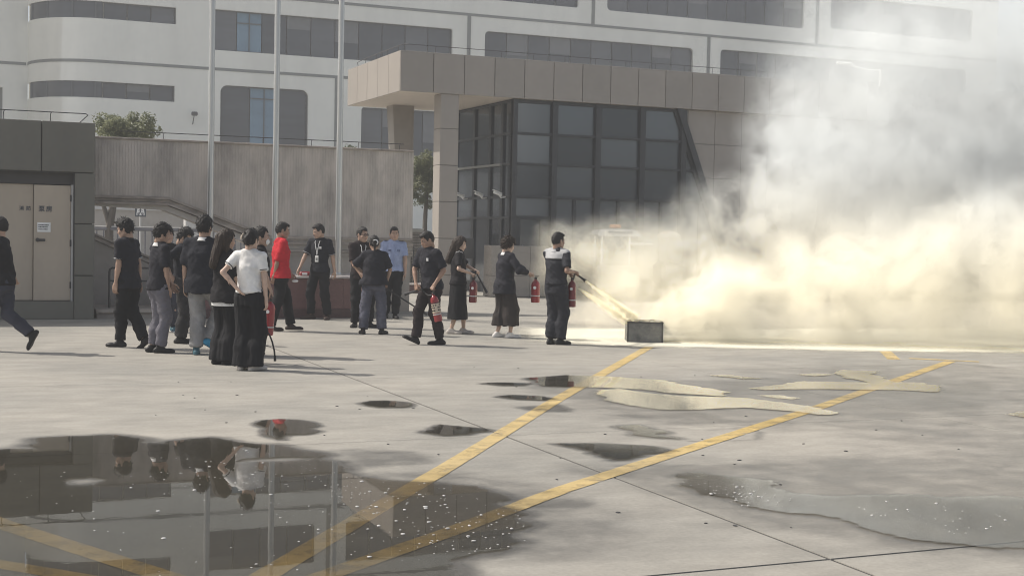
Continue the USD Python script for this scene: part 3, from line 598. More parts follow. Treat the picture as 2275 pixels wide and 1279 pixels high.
# security cameras on the glass side
for i, (y, tilt) in enumerate(((34.3, 1), (35.7, 0), (37.2, 0))):
    c = thing('security_camera', ['white bullet camera nearest to the glass corner of the gatehouse', 'white bullet camera in the middle of the three on the glass side', 'white bullet camera beside the square stone column'][i], 'camera', (GX, y, 2.70))
    obj('bracket', tube([(0, 0, 0.0), (-0.14, -0.02, -0.02), (-0.2, -0.02, 0.05)], 0.02, 6), M['white_paint'], c)
    b = trimesh.creation.cylinder(0.04, 0.25, sections=12); b.apply_transform(trimesh.transformations.rotation_matrix(math.pi / 2, [0, 1, 0])); b.apply_transform(trimesh.transformations.rotation_matrix(0.35, [0, 1, 0])); b.apply_translation((-0.24, -0.02, 0.085))
    obj('housing', b, M['white_paint'], c, smooth=40)
    h = bbx(-0.16, 0.13, -0.048, 0.048, 0, 0.018, 0.005); h.apply_transform(trimesh.transformations.rotation_matrix(0.35, [0, 1, 0])); h.apply_translation((-0.24, -0.02, 0.128))
    obj('sun_hood', h, M['white_paint'], c)
bk = obj('notice_board', bbx(12.9, 13.25, YF + 0.1, YF + 0.14, 1.0, 1.55, 0.01), M['dark_metal'], label='small dark notice panel right of the square stone column', cat='sign')
# low clad wall before the glass corner
lw = thing('low_wall', 'waist high stone clad wall block before the glass corner of the gatehouse', 'wall')
obj('core', bx(13.45, 15.08, 33.02, 33.5, 0, 1.36), M['joint_dark'], lw)
for a, b in ((13.43, 13.985), (13.995, 14.54), (14.55, 15.1)):
    for z0, z1 in ((0.02, 0.565), (0.575, 1.37)):
        obj('panel', bbx(a, b, 33.0, 33.04, z0, z1, 0.005), M['panel_b'], lw)
for z0, z1 in ((0.02, 0.565), (0.575, 1.37)):
    obj('panel', bbx(13.41, 13.45, 33.01, 33.52, z0, z1, 0.005), M['panel_b'], lw)
obj('cap', bx(13.43, 15.1, 33.03, 33.53, 1.345, 1.372), M['panel_b'], lw)

# ---------------------------------------------------------------- pump house on the left
YP = 25.15
pum = thing('pump_house', 'squat dark grey pump house with cream double doors', 'building')
obj('core', cat_([bx(-4, 2.49, YP + 0.5, 29.5, 0, 3.46), bx(2.17, 2.49, YP + 0.03, YP + 0.6, 0, 3.46), bx(-4, 2.2, YP + 0.03, YP + 0.6, 2.6, 3.46), bx(-4, -0.6, YP + 0.03, YP + 0.6, 0, 3.4)]), M['joint_dark'], pum)
for a, b in ((1.63, 2.53), (0.72, 1.615), (-0.19, 0.705), (-1.1, -0.205), (-2.0, -1.115), (-2.9, -2.015), (-3.95, -2.915)):
    obj('panel', bbx(a, b, YP, YP + 0.04, 2.625, 3.51, 0.008), M['pump_wall'], pum)
for z0, z1 in ((0.0, 0.775), (0.79, 1.70), (1.715, 2.61)):
    obj('panel', bbx(2.19, 2.53, YP, YP + 0.04, z0, z1, 0.008), M['pump_wall'], pum)
    for a in range(5):
        obj('panel', bbx(2.49, 2.53, YP + 0.045 + a * 0.87, YP + 0.90 + a * 0.87, z0, z1, 0.008), M['pump_wall'], pum)
for a in range(5):
    obj('panel', bbx(2.49, 2.53, YP + 0.045 + a * 0.87, YP + 0.90 + a * 0.87, 2.625, 3.51, 0.008), M['pump_wall'], pum)
obj('roof', bx(-4, 2.52, YP + 0.02, 29.5, 3.465, 3.50), M['pump_wall'], pum)
obj('lintel', bx(-0.6, 2.17, YP + 0.12, YP + 0.5, 2.40, 2.6), M['pump_dark'], pum)
obj('plinth', bbx(-0.6, 2.19, YP + 0.02, YP + 0.5, 0, 0.325, 0.01), M['pump_wall'], pum)
dl = obj('door', bbx(-0.55, 1.50, YP + 0.16, YP + 0.21, 0.335, 2.395, 0.006), M['door_cream'], pum, label='wide left door leaf')
drr = obj('door', bbx(1.505, 2.13, YP + 0.10, YP + 0.15, 0.335, 2.385, 0.006), M['door_cream'], pum, label='narrow right door leaf with a white notice')
obj('frame', bx(2.135, 2.19, YP + 0.08, YP + 0.25, 0.325, 2.40), M['pale_grey'], drr)
obj('frame', bx(-0.6, -0.55, YP + 0.1, YP + 0.25, 0.325, 2.40), M['pale_grey'], dl)
for z in (0.55, 1.3, 2.1):
    obj('hinge', tube([(2.13, YP + 0.085, z), (2.13, YP + 0.085, z + 0.12)], 0.014, 8), M['dark_metal'], drr)
obj('handle', cat_([ico((1.57, YP + 0.07, 1.41), 0.035, 2), tube([(1.57, YP + 0.1, 1.41), (1.57, YP + 0.07, 1.41)], 0.02, 8), bbx(1.545, 1.70, YP + 0.085, YP + 0.1, 1.385, 1.43, 0.004)]), M['dark_metal'], drr, smooth=30)
pl = obj('notice', bx(1.565, 1.79, YP + 0.094, YP + 0.099, 1.55, 1.72), M['white_paint'], drr)
scr = []
for k, (zz_, w_) in enumerate(((1.675, 0.17), (1.64, 0.15), (1.60, 0.15))):
    xx_ = 1.585
    while xx_ < 1.585 + w_:
        d_ = RNG.uniform(0.008, 0.02); scr.append(bx(xx_, xx_ + d_, YP + 0.0915, YP + 0.0938, zz_ - 0.009, zz_ + 0.009)); xx_ += d_ + RNG.uniform(0.004, 0.009)
obj('notice_print', cat_(scr), M['black'], drr)
GLYPHS = {'消':[[[(0.308,0.875),(0.317,0.908),(0.392,0.942),(0.417,0.933),(0.525,0.75),(0.525,0.708),(0.492,0.687),(0.554,0.684),(0.558,0.95),(0.575,0.975),(0.675,0.975),(0.683,0.689),(0.744,0.683),(0.748,0.698),(0.717,0.708),(0.717,0.742),(0.817,0.925),(0.867,0.942),(0.942,0.908),(0.908,0.808),(0.833,0.694),(0.9,0.675),(0.9,0.067),(0.867,0.017),(0.808,0.0),(0.658,0.008),(0.633,0.108),(0.658,0.125),(0.772,0.118),(0.78,0.216),(0.465,0.217),(0.458,0.0),(0.342,0.0),(0.333,0.658),(0.35,0.683),(0.405,0.684),(0.408,0.702)],[(0.458,0.34),(0.777,0.333),(0.783,0.386),(0.464,0.392)],[(0.458,0.515),(0.777,0.508),(0.783,0.552),(0.464,0.558)]],[[(0.042,0.892),(0.1,0.958),(0.133,0.958),(0.267,0.875),(0.308,0.833),(0.308,0.8),(0.233,0.733),(0.067,0.85)]],[[(0.025,0.067),(0.2,0.425),(0.233,0.433),(0.3,0.375),(0.3,0.342),(0.15,0.025),(0.1,0.008)]],[[(0.0,0.592),(0.0,0.633),(0.05,0.692),(0.075,0.692),(0.233,0.6),(0.267,0.567),(0.267,0.533),(0.192,0.467)]]],'防':[[[(0.0,0.925),(0.292,0.942),(0.358,0.892),(0.345,0.817),(0.544,0.817),(0.517,0.95),(0.625,0.975),(0.686,0.818),(0.892,0.817),(0.917,0.8),(0.908,0.692),(0.567,0.686),(0.571,0.584),(0.858,0.575),(0.842,0.175),(0.817,0.067),(0.783,0.025),(0.692,0.0),(0.558,0.008),(0.525,0.1),(0.55,0.133),(0.699,0.129),(0.725,0.273),(0.727,0.467),(0.552,0.465),(0.517,0.283),(0.467,0.175),(0.333,0.033),(0.258,0.008),(0.2,0.075),(0.2,0.1),(0.29,0.16),(0.374,0.27),(0.433,0.473),(0.449,0.689),(0.29,0.7),(0.258,0.614),(0.342,0.458),(0.333,0.292),(0.3,0.25),(0.242,0.225),(0.119,0.24),(0.117,0.008),(0.017,0.0),(0.0,0.017)],[(0.123,0.817),(0.117,0.347),(0.211,0.342),(0.225,0.437),(0.199,0.505),(0.133,0.583),(0.2,0.811)]]],'泵':[[[(0.0,0.633),(0.008,0.667),(0.25,0.797),(0.067,0.808),(0.05,0.825),(0.058,0.925),(0.908,0.925),(0.917,0.825),(0.9,0.808),(0.431,0.808),(0.408,0.781),(0.833,0.767),(0.833,0.508),(0.564,0.5),(0.55,0.447),(0.629,0.349),(0.783,0.467),(0.867,0.433),(0.892,0.383),(0.725,0.263),(0.837,0.192),(0.958,0.15),(0.958,0.1),(0.9,0.033),(0.833,0.05),(0.658,0.15),(0.555,0.242),(0.542,0.042),(0.5,0.008),(0.333,0.0),(0.3,0.083),(0.308,0.117),(0.425,0.122),(0.414,0.342),(0.342,0.208),(0.25,0.117),(0.108,0.033),(0.058,0.033),(0.008,0.125),(0.164,0.209),(0.258,0.31),(0.058,0.317),(0.05,0.425),(0.383,0.433),(0.419,0.417),(0.425,0.494),(0.225,0.5),(0.212,0.625),(0.1,0.567),(0.058,0.567)],[(0.348,0.667),(0.348,0.608),(0.708,0.614),(0.702,0.667)]]],'房':[[[(0.0,0.042),(0.092,0.348),(0.1,0.858),(0.117,0.875),(0.42,0.875),(0.408,0.942),(0.516,0.975),(0.571,0.875),(0.883,0.875),(0.9,0.858),(0.9,0.592),(0.622,0.583),(0.617,0.564),(0.655,0.5),(0.925,0.5),(0.933,0.4),(0.531,0.392),(0.517,0.377),(0.523,0.342),(0.867,0.342),(0.85,0.108),(0.8,0.025),(0.767,0.008),(0.567,0.008),(0.542,0.117),(0.713,0.117),(0.741,0.229),(0.49,0.233),(0.442,0.133),(0.375,0.067),(0.258,0.0),(0.217,0.0),(0.167,0.092),(0.272,0.143),(0.349,0.22),(0.392,0.339),(0.385,0.392),(0.219,0.39),(0.175,0.142),(0.117,0.008),(0.075,0.0)],[(0.225,0.707),(0.769,0.7),(0.775,0.752),(0.231,0.758)],[(0.232,0.583),(0.23,0.5),(0.508,0.505),(0.47,0.583)]]]}
def glyph(ch, x, z, size, y, parent):
    g = shapely.union_all([Polygon(r[0], r[1:]) for r in GLYPHS[ch]])
    g = affinity.translate(affinity.scale(g, size, size, origin=(0, 0)), x, z)
    obj('lettering', elev(g, y, y + 0.003), M['sign_blue'], parent)
glyph('消', 1.265, 1.925, 0.082, YP + 0.156, dl); glyph('防', 1.385, 1.925, 0.082, YP + 0.156, dl)
glyph('泵', 1.585, 1.91, 0.11, YP + 0.096, drr); glyph('房', 1.71, 1.91, 0.11, YP + 0.096, drr)
ls2 = thing('lightning_wire', 'thin dark lightning wire on posts along the pump house roof', 'wire')
wire(ls2, [(-4, YP + 0.15, 3.68), (2.38, YP + 0.15, 3.68), (2.42, YP + 0.2, 3.66), (2.3, YP + 0.7, 3.53)], [(x, YP + 0.15, 3.68) for x in (-2.0, -0.6, 1.0, 1.78)], 0.17)

# ---------------------------------------------------------------- fluted concrete wall with the slanting opening
YW = 27.0
flu = thing('fluted_wall', 'stained fluted concrete wall with stepped mouldings and a slanting opening', 'wall')
def low_edge(x):
    return float(np.interp(x, [2.4, 4.11, 6.13, 9.2], [2.27, 2.27, 1.55, 1.55]))
# flutes: alternating ribs and grooves, one relief
pitch = 0.056
fx = np.arange(2.45, 9.12, pitch)
strips = []
for xq in fx:
    for a, b, y in ((xq, xq + pitch * 0.62, YW), (xq + pitch * 0.62, xq + pitch, YW + 0.007)):
        z0, z1 = low_edge(a), low_edge(b)
        strips.append(elev(Polygon([(a, z0), (b, z1), (b, 3.36), (a, 3.36)]), y, YW + 0.3))
obj('fluted_face', cat_(strips), M['flute'], flu)
obj('coping', bbx(2.4, 9.16, YW - 0.03, YW + 0.36, 3.36, 3.40, 0.008), M['mould'], flu)
xsn = [2.45, 4.11, 6.13, 9.16]
for off, th, pr, mk, x_from in ((0.0, 0.05, 0.05, 'mould', 0), (-0.055, 0.055, 0.02, 'mould', 0), (-0.115, 0.05, 0.07, 'mould', 0), (-0.17, 0.095, 0.03, 'plain_wall', 6.0), (-0.27, 0.05, 0.08, 'mould', 6.0), (-0.325, 0.06, 0.045, 'plain_wall', 6.0)):
    top = [low_edge(x) + off for x in xsn]
    pg = Polygon(list(zip(xsn, top)) + [(x, t - th) for x, t in reversed(list(zip(xsn, top)))])
    pg = pg.intersection(sbox(x_from, 0, 10, 5))
    obj('moulding', elev(pg, YW - pr, YW + 0.3), M[mk], flu)
obj('sloping_soffit', elev(Polygon([(2.5, 2.115), (4.05, 2.115), (6.1, 1.375), (6.1, 1.22), (4.02, 2.02), (2.5, 2.08)]), YW + 0.02, YW + 0.5), M['mould_light'], flu)
obj('base', bx(5.95, 9.12, YW, YW + 0.3, 0, 1.17), M['plain_wall'], flu)
par = thing('sloping_parapet', 'low concrete parapet with a sloping ribbed cap under the slanting opening', 'wall')
pz = lambda x: 1.63 - (x - 2.5) * 0.42
obj('body', elev(Polygon([(2.54, 0.0), (2.54, pz(2.54) - 0.14), (5.5, pz(5.5) - 0.14), (5.5, 0.0)]), YW - 0.06, YW + 0.2), M['plain_wall'], par)
for o, pr in ((0.0, 0.10), (-0.05, 0.07), (-0.09, 0.09)):
    obj('cap', elev(Polygon([(2.54, pz(2.54) + o), (5.6, pz(5.6) + o), (5.6, pz(5.6) + o - 0.042), (2.54, pz(2.54) + o - 0.042)]), YW - pr, YW + 0.22), M['mould'], par)
ls3 = thing('lightning_wire', 'thin dark wire on posts along the top of the fluted wall', 'wire')
wire(ls3, [(3.2, YW + 0.16, 3.53), (9.0, YW + 0.16, 3.53)], [(x, YW + 0.16, 3.53) for x in (4.02, 4.95, 6.0, 7.0, 8.0, 8.9)], 0.14)

# ---------------------------------------------------------------- red podium, flag poles, steps
pod = thing('podium', 'long low podium faced in red granite with a pale top edge', 'podium')
obj('core', bx(4.22, 7.72, YP + 0.05, 26.9, 0, 0.77), M['granite_dark'], pod)
px_ = np.linspace(4.2, 7.75, 7)
for a, b in zip(px_[:-1], px_[1:]):
    obj('panel', bbx(a, b - 0.002, YP + 0.012, YP + 0.05, 0.172, 0.755, 0.002), M['granite_red'], pod)
obj('base_course', bbx(4.18, 7.77, YP - 0.012, YP + 0.05, 0, 0.17, 0.008), M['granite_dark'], pod)
obj('top', bbx(4.17, 7.78, YP - 0.02, 26.9, 0.757, 0.80, 0.012), M['coping'], pod)
for i, (x, y, lab) in enumerate(((4.88, 26.72, 'leftmost of three steel flag poles, behind the tall man in navy'), (6.05, 26.2, 'middle one of three steel flag poles, behind the man in red'), (7.21, 25.75, 'rightmost of three steel flag poles, beside the lanyard man'))):
    fp = thing('flag_pole', lab, 'flag pole', (x, y, 0.8), group='flag poles on the red podium')
    obj('pole', tube([(0, 0, 0), (0, 0, 3), (0, 0, 6), (0, 0, 11)], [0.058, 0.052, 0.047, 0.036], 16), M['steel'], fp, smooth=40)
    obj('foot_flange', lathe([(0, 0), (0.11, 0), (0.11, 0.02), (0.07, 0.03), (0.06, 0.06), (0, 0.06)], 16), M['steel'], fp, smooth=30)
    obj('rope', tube([(-0.065, -0.02, 0.7), (-0.062, -0.02, 4), (-0.055, -0.02, 10.5)], 0.006, 5), M['white_paint'], fp)
stp = thing('stone_step', 'low stone step between the pump house and the red podium', 'step')
obj('tread', bbx(2.58, 4.15, 25.3, 26.85, 0.10, 0.17, 0.01), M['mould'], stp)
obj('riser', bx(2.6, 4.15, 25.36, 26.8, 0, 0.1), M['plain_wall'], stp)
hr = thing('handrail', 'dark bent tube handrail standing on the stone step', 'handrail', (2.86, 25.75, 0.17))
obj('rail', tube([(0, 0, 0), (0, 0, 0.66), (0.01, 0, 0.71), (0.05, 0, 0.74), (0.5, 0, 0.74), (1.15, 0, 0.74), (1.19, 0, 0.71), (1.2, 0, 0.66), (1.2, 0, 0)], 0.02, 8), M['dark_metal'], hr, smooth=40)
obj('cross_bar', tube([(0, 0, 0.50), (1.2, 0, 0.50)], 0.014, 8), M['dark_metal'], hr)
rb = thing('red_parcel', 'small red and white parcel lying on the podium edge by the reaching hand', 'parcel', (6.42, 25.3, 0.80))
obj('wrap', bbx(-0.1, 0.12, -0.06, 0.08, 0, 0.085, 0.025), M['ext_red'], rb)
obj('white_label', bbx(-0.06, 0.04, -0.065, -0.055, 0.02, 0.065, 0.003), M['white_paint'], rb)

# ---------------------------------------------------------------- beyond the opening: road sign, railing, trees, pier
sg = thing('crossing_sign', 'dark square pedestrian crossing sign on a post, seen through the slanting opening', 'sign', (8.18, 61.8, 0))
obj('post', tube([(0, 0.04, 0), (0, 0.04, 2.7)], 0.045, 10), M['pale_grey'], sg)
obj('plate', bbx(-0.24, 0.24, -0.02, 0.0, 2.12, 2.58, 0.004), M['sign_blue'], sg)
tri = Polygon([(-0.19, 2.35), (0.19, 2.35), (0.13, 2.70), (-0.13, 2.70)])
man = shapely.union_all([Point(0.0, 2.655).buffer(0.03), LineString([(0, 2.62), (-0.01, 2.52)]).buffer(0.025), LineString([(-0.01, 2.52), (-0.07, 2.37)]).buffer(0.018), LineString([(-0.01, 2.52), (0.07, 2.37)]).buffer(0.018), LineString([(-0.08, 2.55), (0, 2.60), (0.08, 2.54)]).buffer(0.014)])
stripes = shapely.union_all([LineString([(x * 0.7, 2.46), (x, 2.36)]).buffer(0.012) for x in (-0.15, -0.1, 0.1, 0.15)])
obj('pictogram', elev(affinity.translate(tri.difference(man).difference(stripes), 0, -0.16), -0.026, -0.021), M['white_paint'], sg)
bw = thing('boundary_wall', 'grey beige boundary wall with a pale coping far behind the crossing sign', 'wall')
obj('body', bx(-6, 22.9, 70, 70.3, 0, 2.5), M['plain_wall'], bw)
obj('coping', bx(-6, 22.95, 69.9, 70.4, 2.5, 2.95), M['pale_grey'], bw)
rl = thing('railing', 'blue grey street railing with upright bars beyond the slanting opening', 'railing')
p0, p1 = np.array([3.2, 39.6]), np.array([9.5, 37.6])
dv = (p1 - p0) / np.linalg.norm(p1 - p0)
obj('top_rail', tube([(*p0, 1.6), (*p1, 1.6)], 0.045, 8), M['rail_blue'], rl)
obj('top_strip', tube([(*p0, 1.665), (*p1, 1.665)], 0.022, 6), M['pale_grey'], rl)
obj('bottom_rail', tube([(*p0, 0.4), (*p1, 0.4)], 0.035, 8), M['rail_blue'], rl)
for i in range(34):
    q = p0 + dv * (0.1 + i * 0.19)
    obj('bar', tube([(*q, 0.4), (*q, 1.6)], 0.05 if i % 8 == 0 else 0.02, 6), M['rail_blue'], rl)
bxs = obj('roadside_cabinet', bbx(10.2, 12.0, 62.0, 62.6, 0, 2.1, 0.03), M['pale_grey'], label='pale box shaped cabinet beside the crossing sign beyond the opening', cat='cabinet')

def leaves(n, centres, size, seed):
    r = np.random.default_rng(seed)
    V, Fc = [], []
    for i in range(n):
        c, s = centres[r.integers(len(centres))]
        d = r.normal(size=3); d /= np.linalg.norm(d)
        p = np.array(c) + d * np.array(s) * r.uniform(0.55, 1.05)
        nn = d * 0.7 + np.array([0, 0, 0.6]) + r.normal(size=3) * 0.6; nn /= np.linalg.norm(nn)
        a = np.cross(nn, r.normal(size=3)); a /= np.linalg.norm(a); b = np.cross(nn, a)
        L, W = size * r.uniform(0.7, 1.3), size * r.uniform(0.3, 0.5)
        k = len(V)
        V += [p - a * L * 0.5, p + b * W * 0.5 + nn * W * 0.12, p + a * L * 0.5, p - b * W * 0.5 + nn * W * 0.12]
        Fc += [[k, k + 1, k + 2], [k, k + 2, k + 3]]
    return trimesh.Trimesh(np.array(V), np.array(Fc), process=False)
def tree(name, label, loc, trunk, centres, n, size, seed, m='leaf'):
    t = thing(name, label, 'tree', loc)
    wood = [tube(p, r, 8) for p, r in trunk]
    obj('trunk', wood[0], M['bark'], t, smooth=40)
    for w_ in wood[1:]:
        obj('limb', w_, M['bark'], t, smooth=40)
    obj('crown', leaves(n, centres, size, seed), M[m], t)
r_ = np.random.default_rng(5)
def clumps(c, s, n, cs):
    out = []
    for _ in range(n):
        d = r_.normal(size=3); d /= np.linalg.norm(d)
        out.append((np.array(c) + d * np.array(s) * r_.uniform(0.35, 1.0), np.array([cs, cs, cs * 0.75]) * r_.uniform(0.7, 1.3)))
    return out
tree('street_tree', 'small round leafy street tree rising above the fluted wall', (4.5, 39.3, 0),
     [([(-0.15, 0, 0), (-0.15, 0, 1.6), (0.0, 0, 2.6), (0.2, 0, 3.9)], [0.13, 0.115, 0.09, 0.05]), ([(-0.15, 0, 1.7), (-0.38, 0, 2.5), (-0.6, 0, 3.6)], [0.07, 0.055, 0.03]), ([(-0.05, 0, 1.8), (0.2, 0, 1.72), (0.6, 0.0, 1.6)], [0.03, 0.025, 0.01])],
     clumps((0.3, 0, 4.42), (0.92, 0.9, 0.50), 60, 0.23), 8200, 0.10, 11)
tree('courtyard_tree', 'leafy tree between the fluted wall and the square stone column', (14.85, 42.75, 0),
     [([(0.1, 0, 0), (0.1, 0, 2), (0.2, 0, 4.2)], [0.1, 0.08, 0.04])],
     clumps((0.10, 0, 3.45), (0.78, 0.75, 1.05), 66, 0.22), 8200, 0.10, 12, 'leaf')
tree('sapling', 'thin sprig of leaves showing just above the fluted wall', (12.6, 43.6, 0), [([(0, 0, 0), (0, 0, 2), (0.05, 0, 4.4)], [0.04, 0.03, 0.015])], clumps((0.1, 0, 4.35), (0.4, 0.3, 0.22), 14, 0.12), 420, 0.09, 13)
pier = thing('gate_pier', 'small brick gate pier with a flat cap beyond the end of the fluted wall', 'gate pier', (13.03, 38.1, 0))
obj('core', bx(-0.15, 0.15, -0.15, 0.15, 0, 1.68), M['joint_dark'], pier)
for c in range(21):
    for k in range(2):
        o = -0.155 + k * 0.155 + (0 if c % 2 else 0)
        obj('brick', bx(o + 0.004, o + 0.151, -0.165, -0.10, c * 0.08 + 0.006, c * 0.08 + 0.074), M['brick'], pier)
obj('cap', bbx(-0.2, 0.2, -0.2, 0.2, 1.68, 1.79, 0.015), M['pale_grey'], pier)
fg = thing('folding_gate', 'dark metal folding gate bars between the fluted wall and the column', 'gate')
obj('top_rail', tube([(12.6, 37.0, 1.2), (14.0, 36.4, 1.2)], 0.03, 6), M['dark_metal'], fg)
obj('bottom_rail', tube([(12.6, 37.0, 0.15), (14.0, 36.4, 0.15)], 0.03, 6), M['dark_metal'], fg)
for k in range(11):
    xk = 12.6 + 0.14 * k
    obj('bar', tube([(xk, 37.0 - (xk - 12.6) * 0.43, 0.05), (xk, 37.0 - (xk - 12.6) * 0.43, 1.25)], 0.022, 6), M['dark_metal'], fg)
kb = thing('planter_kerb', 'low red brown kerb on the ground behind the walking man', 'kerb', (0, 0, 0))
obj('edge', bbx(11.6, 13.3, 35.2, 35.6, 0, 0.22, 0.02), M['granite_red'], kb)
obj('top', bbx(11.58, 13.32, 35.18, 35.62, 0.22, 0.26, 0.01), M['coping'], kb)
# street lamp in the smoke
sl_ = thing('street_lamp', 'slim white street lamp with a curved arm standing in the smoke', 'street lamp', (28.94, 36.9, 0))
obj('post', tube([(0, 0, 0), (0, 0, 3), (0, 0, 7.45)], [0.08, 0.065, 0.045], 10), M['white_paint'], sl_, smooth=40)
obj('arm', tube([(0, 0, 7.40), (-0.35, 0.15, 7.40), (-0.75, 0.33, 7.5), (-0.95, 0.42, 7.6)], 0.035, 8), M['white_paint'], sl_, smooth=40)
hd = bbx(-0.36, 0.16, -0.09, 0.09, -0.04, 0.04, 0.03); hd.apply_transform(trimesh.transformations.rotation_matrix(-0.4, [0, 0, 1])); hd.apply_translation((-1.02, 0.45, 7.62))
obj('lamp_head', hd, M['white_paint'], sl_)
# patrol cart and covered cart half lost in the smoke
ct = thing('patrol_cart', 'white roofed patrol cart with an amber beacon, half hidden by smoke', 'patrol cart', (16.92, 32.7, 0), rot=-20)
UsdGeom.Xformable(ct).AddScaleOp().Set(Gf.Vec3f(1.12, 1.12, 1.0))
roof = Polygon([(-0.52, 1.72), (-0.46, 1.84), (-0.2, 1.875), (0.25, 1.875), (0.46, 1.83), (0.55, 1.70), (0.5, 1.68), (-0.48, 1.68)])
obj('roof', elev(roof, -0.8, 0.8), M['pale_grey'], ct)
for x in (-0.4, 0.26):
    obj('post', tube([(x, -0.72, 0.75), (x, -0.72, 1.69)], 0.025, 8), M['white_paint'], ct)
    obj('post', tube([(x, 0.72, 0.75), (x, 0.72, 1.69)], 0.025, 8), M['white_paint'], ct)
obj('windscreen', bx(-0.37, 0.24, -0.71, -0.69, 0.95, 1.66), M['tint_glass_b'], ct)
obj('body', cat_([bbx(-0.5, 0.5, -0.85, -0.3, 0.25, 0.9, 0.08), bbx(-0.5, 0.5, -0.3, 0.85, 0.25, 0.6, 0.06)]), M['band_grey'], ct)
obj('seat', bbx(-0.42, 0.42, 0.15, 0.6, 0.6, 1.15, 0.06), M['black'], ct)
obj('mirror_bar', bx(0.28, 0.86, -0.74, -0.70, 1.47, 1.52), M['pale_grey'], ct)
obj('side_tray', bx(0.5, 0.86, -0.7, 0.7, 1.32, 1.42), M['dark_metal'], ct)
for i in range(8):
    obj('lettering', bx(-0.26 + i * 0.075, -0.21 + i * 0.075, -0.806, -0.80, 1.745, 1.81), M['sign_blue'], ct)
for sx in (-1, 1):
    for y in (-0.55, 0.55):
        w_ = trimesh.creation.cylinder(0.25, 0.14, sections=20); w_.apply_transform(trimesh.transformations.rotation_matrix(math.pi / 2, [0, 1, 0])); w_.apply_translation((sx * 0.48, y, 0.25))
        obj('wheel', w_, M['rubber'], ct, smooth=30)
bc = obj('beacon', bbx(-0.14, 0.14, -0.1, 0.1, 1.90, 2.0, 0.03), M['orange'], ct)
obj('mount', bx(-0.12, 0.12, -0.08, 0.08, 1.87, 1.90), M['black'], bc)
c2 = thing('covered_tricycle', 'parked tricycle with a beige rain canopy, dim in the smoke', 'tricycle', (18.5, 32.4, 0), rot=-20)
UsdGeom.Xformable(c2).AddScaleOp().Set(Gf.Vec3f(1.15, 1.15, 1.0))
can = trimesh.creation.icosphere(3, 1.0); can.apply_scale((0.27, 0.8, 0.2)); can = can.slice_plane((0, 0, 0), (0, 0, 1), cap=True); can.apply_translation((-0.05, 0, 1.66))
obj('canopy', can, M['beige'], c2, smooth=40)
ws = trimesh.creation.icosphere(3, 1.0); ws.apply_scale((0.19, 0.28, 0.42)); ws.apply_translation((0.02, -0.45, 1.35))
obj('windscreen', ws, M['band_grey'], c2, smooth=True)
obj('body', bbx(-0.3, 0.3, -0.6, 0.8, 0.25, 1.0, 0.1), M['band_grey'], c2)
for p in ((0, -0.65), (-0.3, 0.6), (0.3, 0.6)):
    w_ = trimesh.creation.cylinder(0.22, 0.1, sections=20); w_.apply_transform(trimesh.transformations.rotation_matrix(math.pi / 2, [0, 1, 0])); w_.apply_translation((p[0], p[1], 0.22))
    obj('wheel', w_, M['rubber'], c2, smooth=30)
# fire tray
ft = thing('fire_tray', 'scorched square metal fire tray on the ground at the edge of the smoke', 'fire tray', (10.42, 19.05, 0), rot=-23)
for a in ((-0.28, 0.28, -0.28, -0.27), (-0.28, 0.28, 0.27, 0.28), (-0.28, -0.27, -0.27, 0.27), (0.27, 0.28, -0.27, 0.27)):
    obj('side_plate', bx(*a, 0.0, 0.32), M['soot'], ft)
obj('floor', bx(-0.27, 0.27, -0.27, 0.27, 0.0, 0.02), M['soot'], ft)
obj('rim', cat_([tube([(-0.285, y, 0.322), (0.285, y, 0.322)], 0.012, 6) for y in (-0.28, 0.28)] + [tube([(x, -0.28, 0.322), (x, 0.28, 0.322)], 0.012, 6) for x in (-0.28, 0.28)]), M['dark_metal'], ft)
for x in (-0.28, 0.27):
    obj('corner_strap', bx(x - 0.012, x + 0.012, -0.29, -0.281, 0.0, 0.31), M['dark_metal'], ft)
obj('wire_hoop', tube([(0.11 + 0.048 * math.cos(t), -0.26 + 0.02 * math.sin(t), 0.325 + 0.045 * math.sin(t)) for t in np.linspace(0, math.pi, 9)], 0.0045, 6), M['dark_metal'], ft)
# ---------------------------------------------------------------- people
import manifold3d as m3

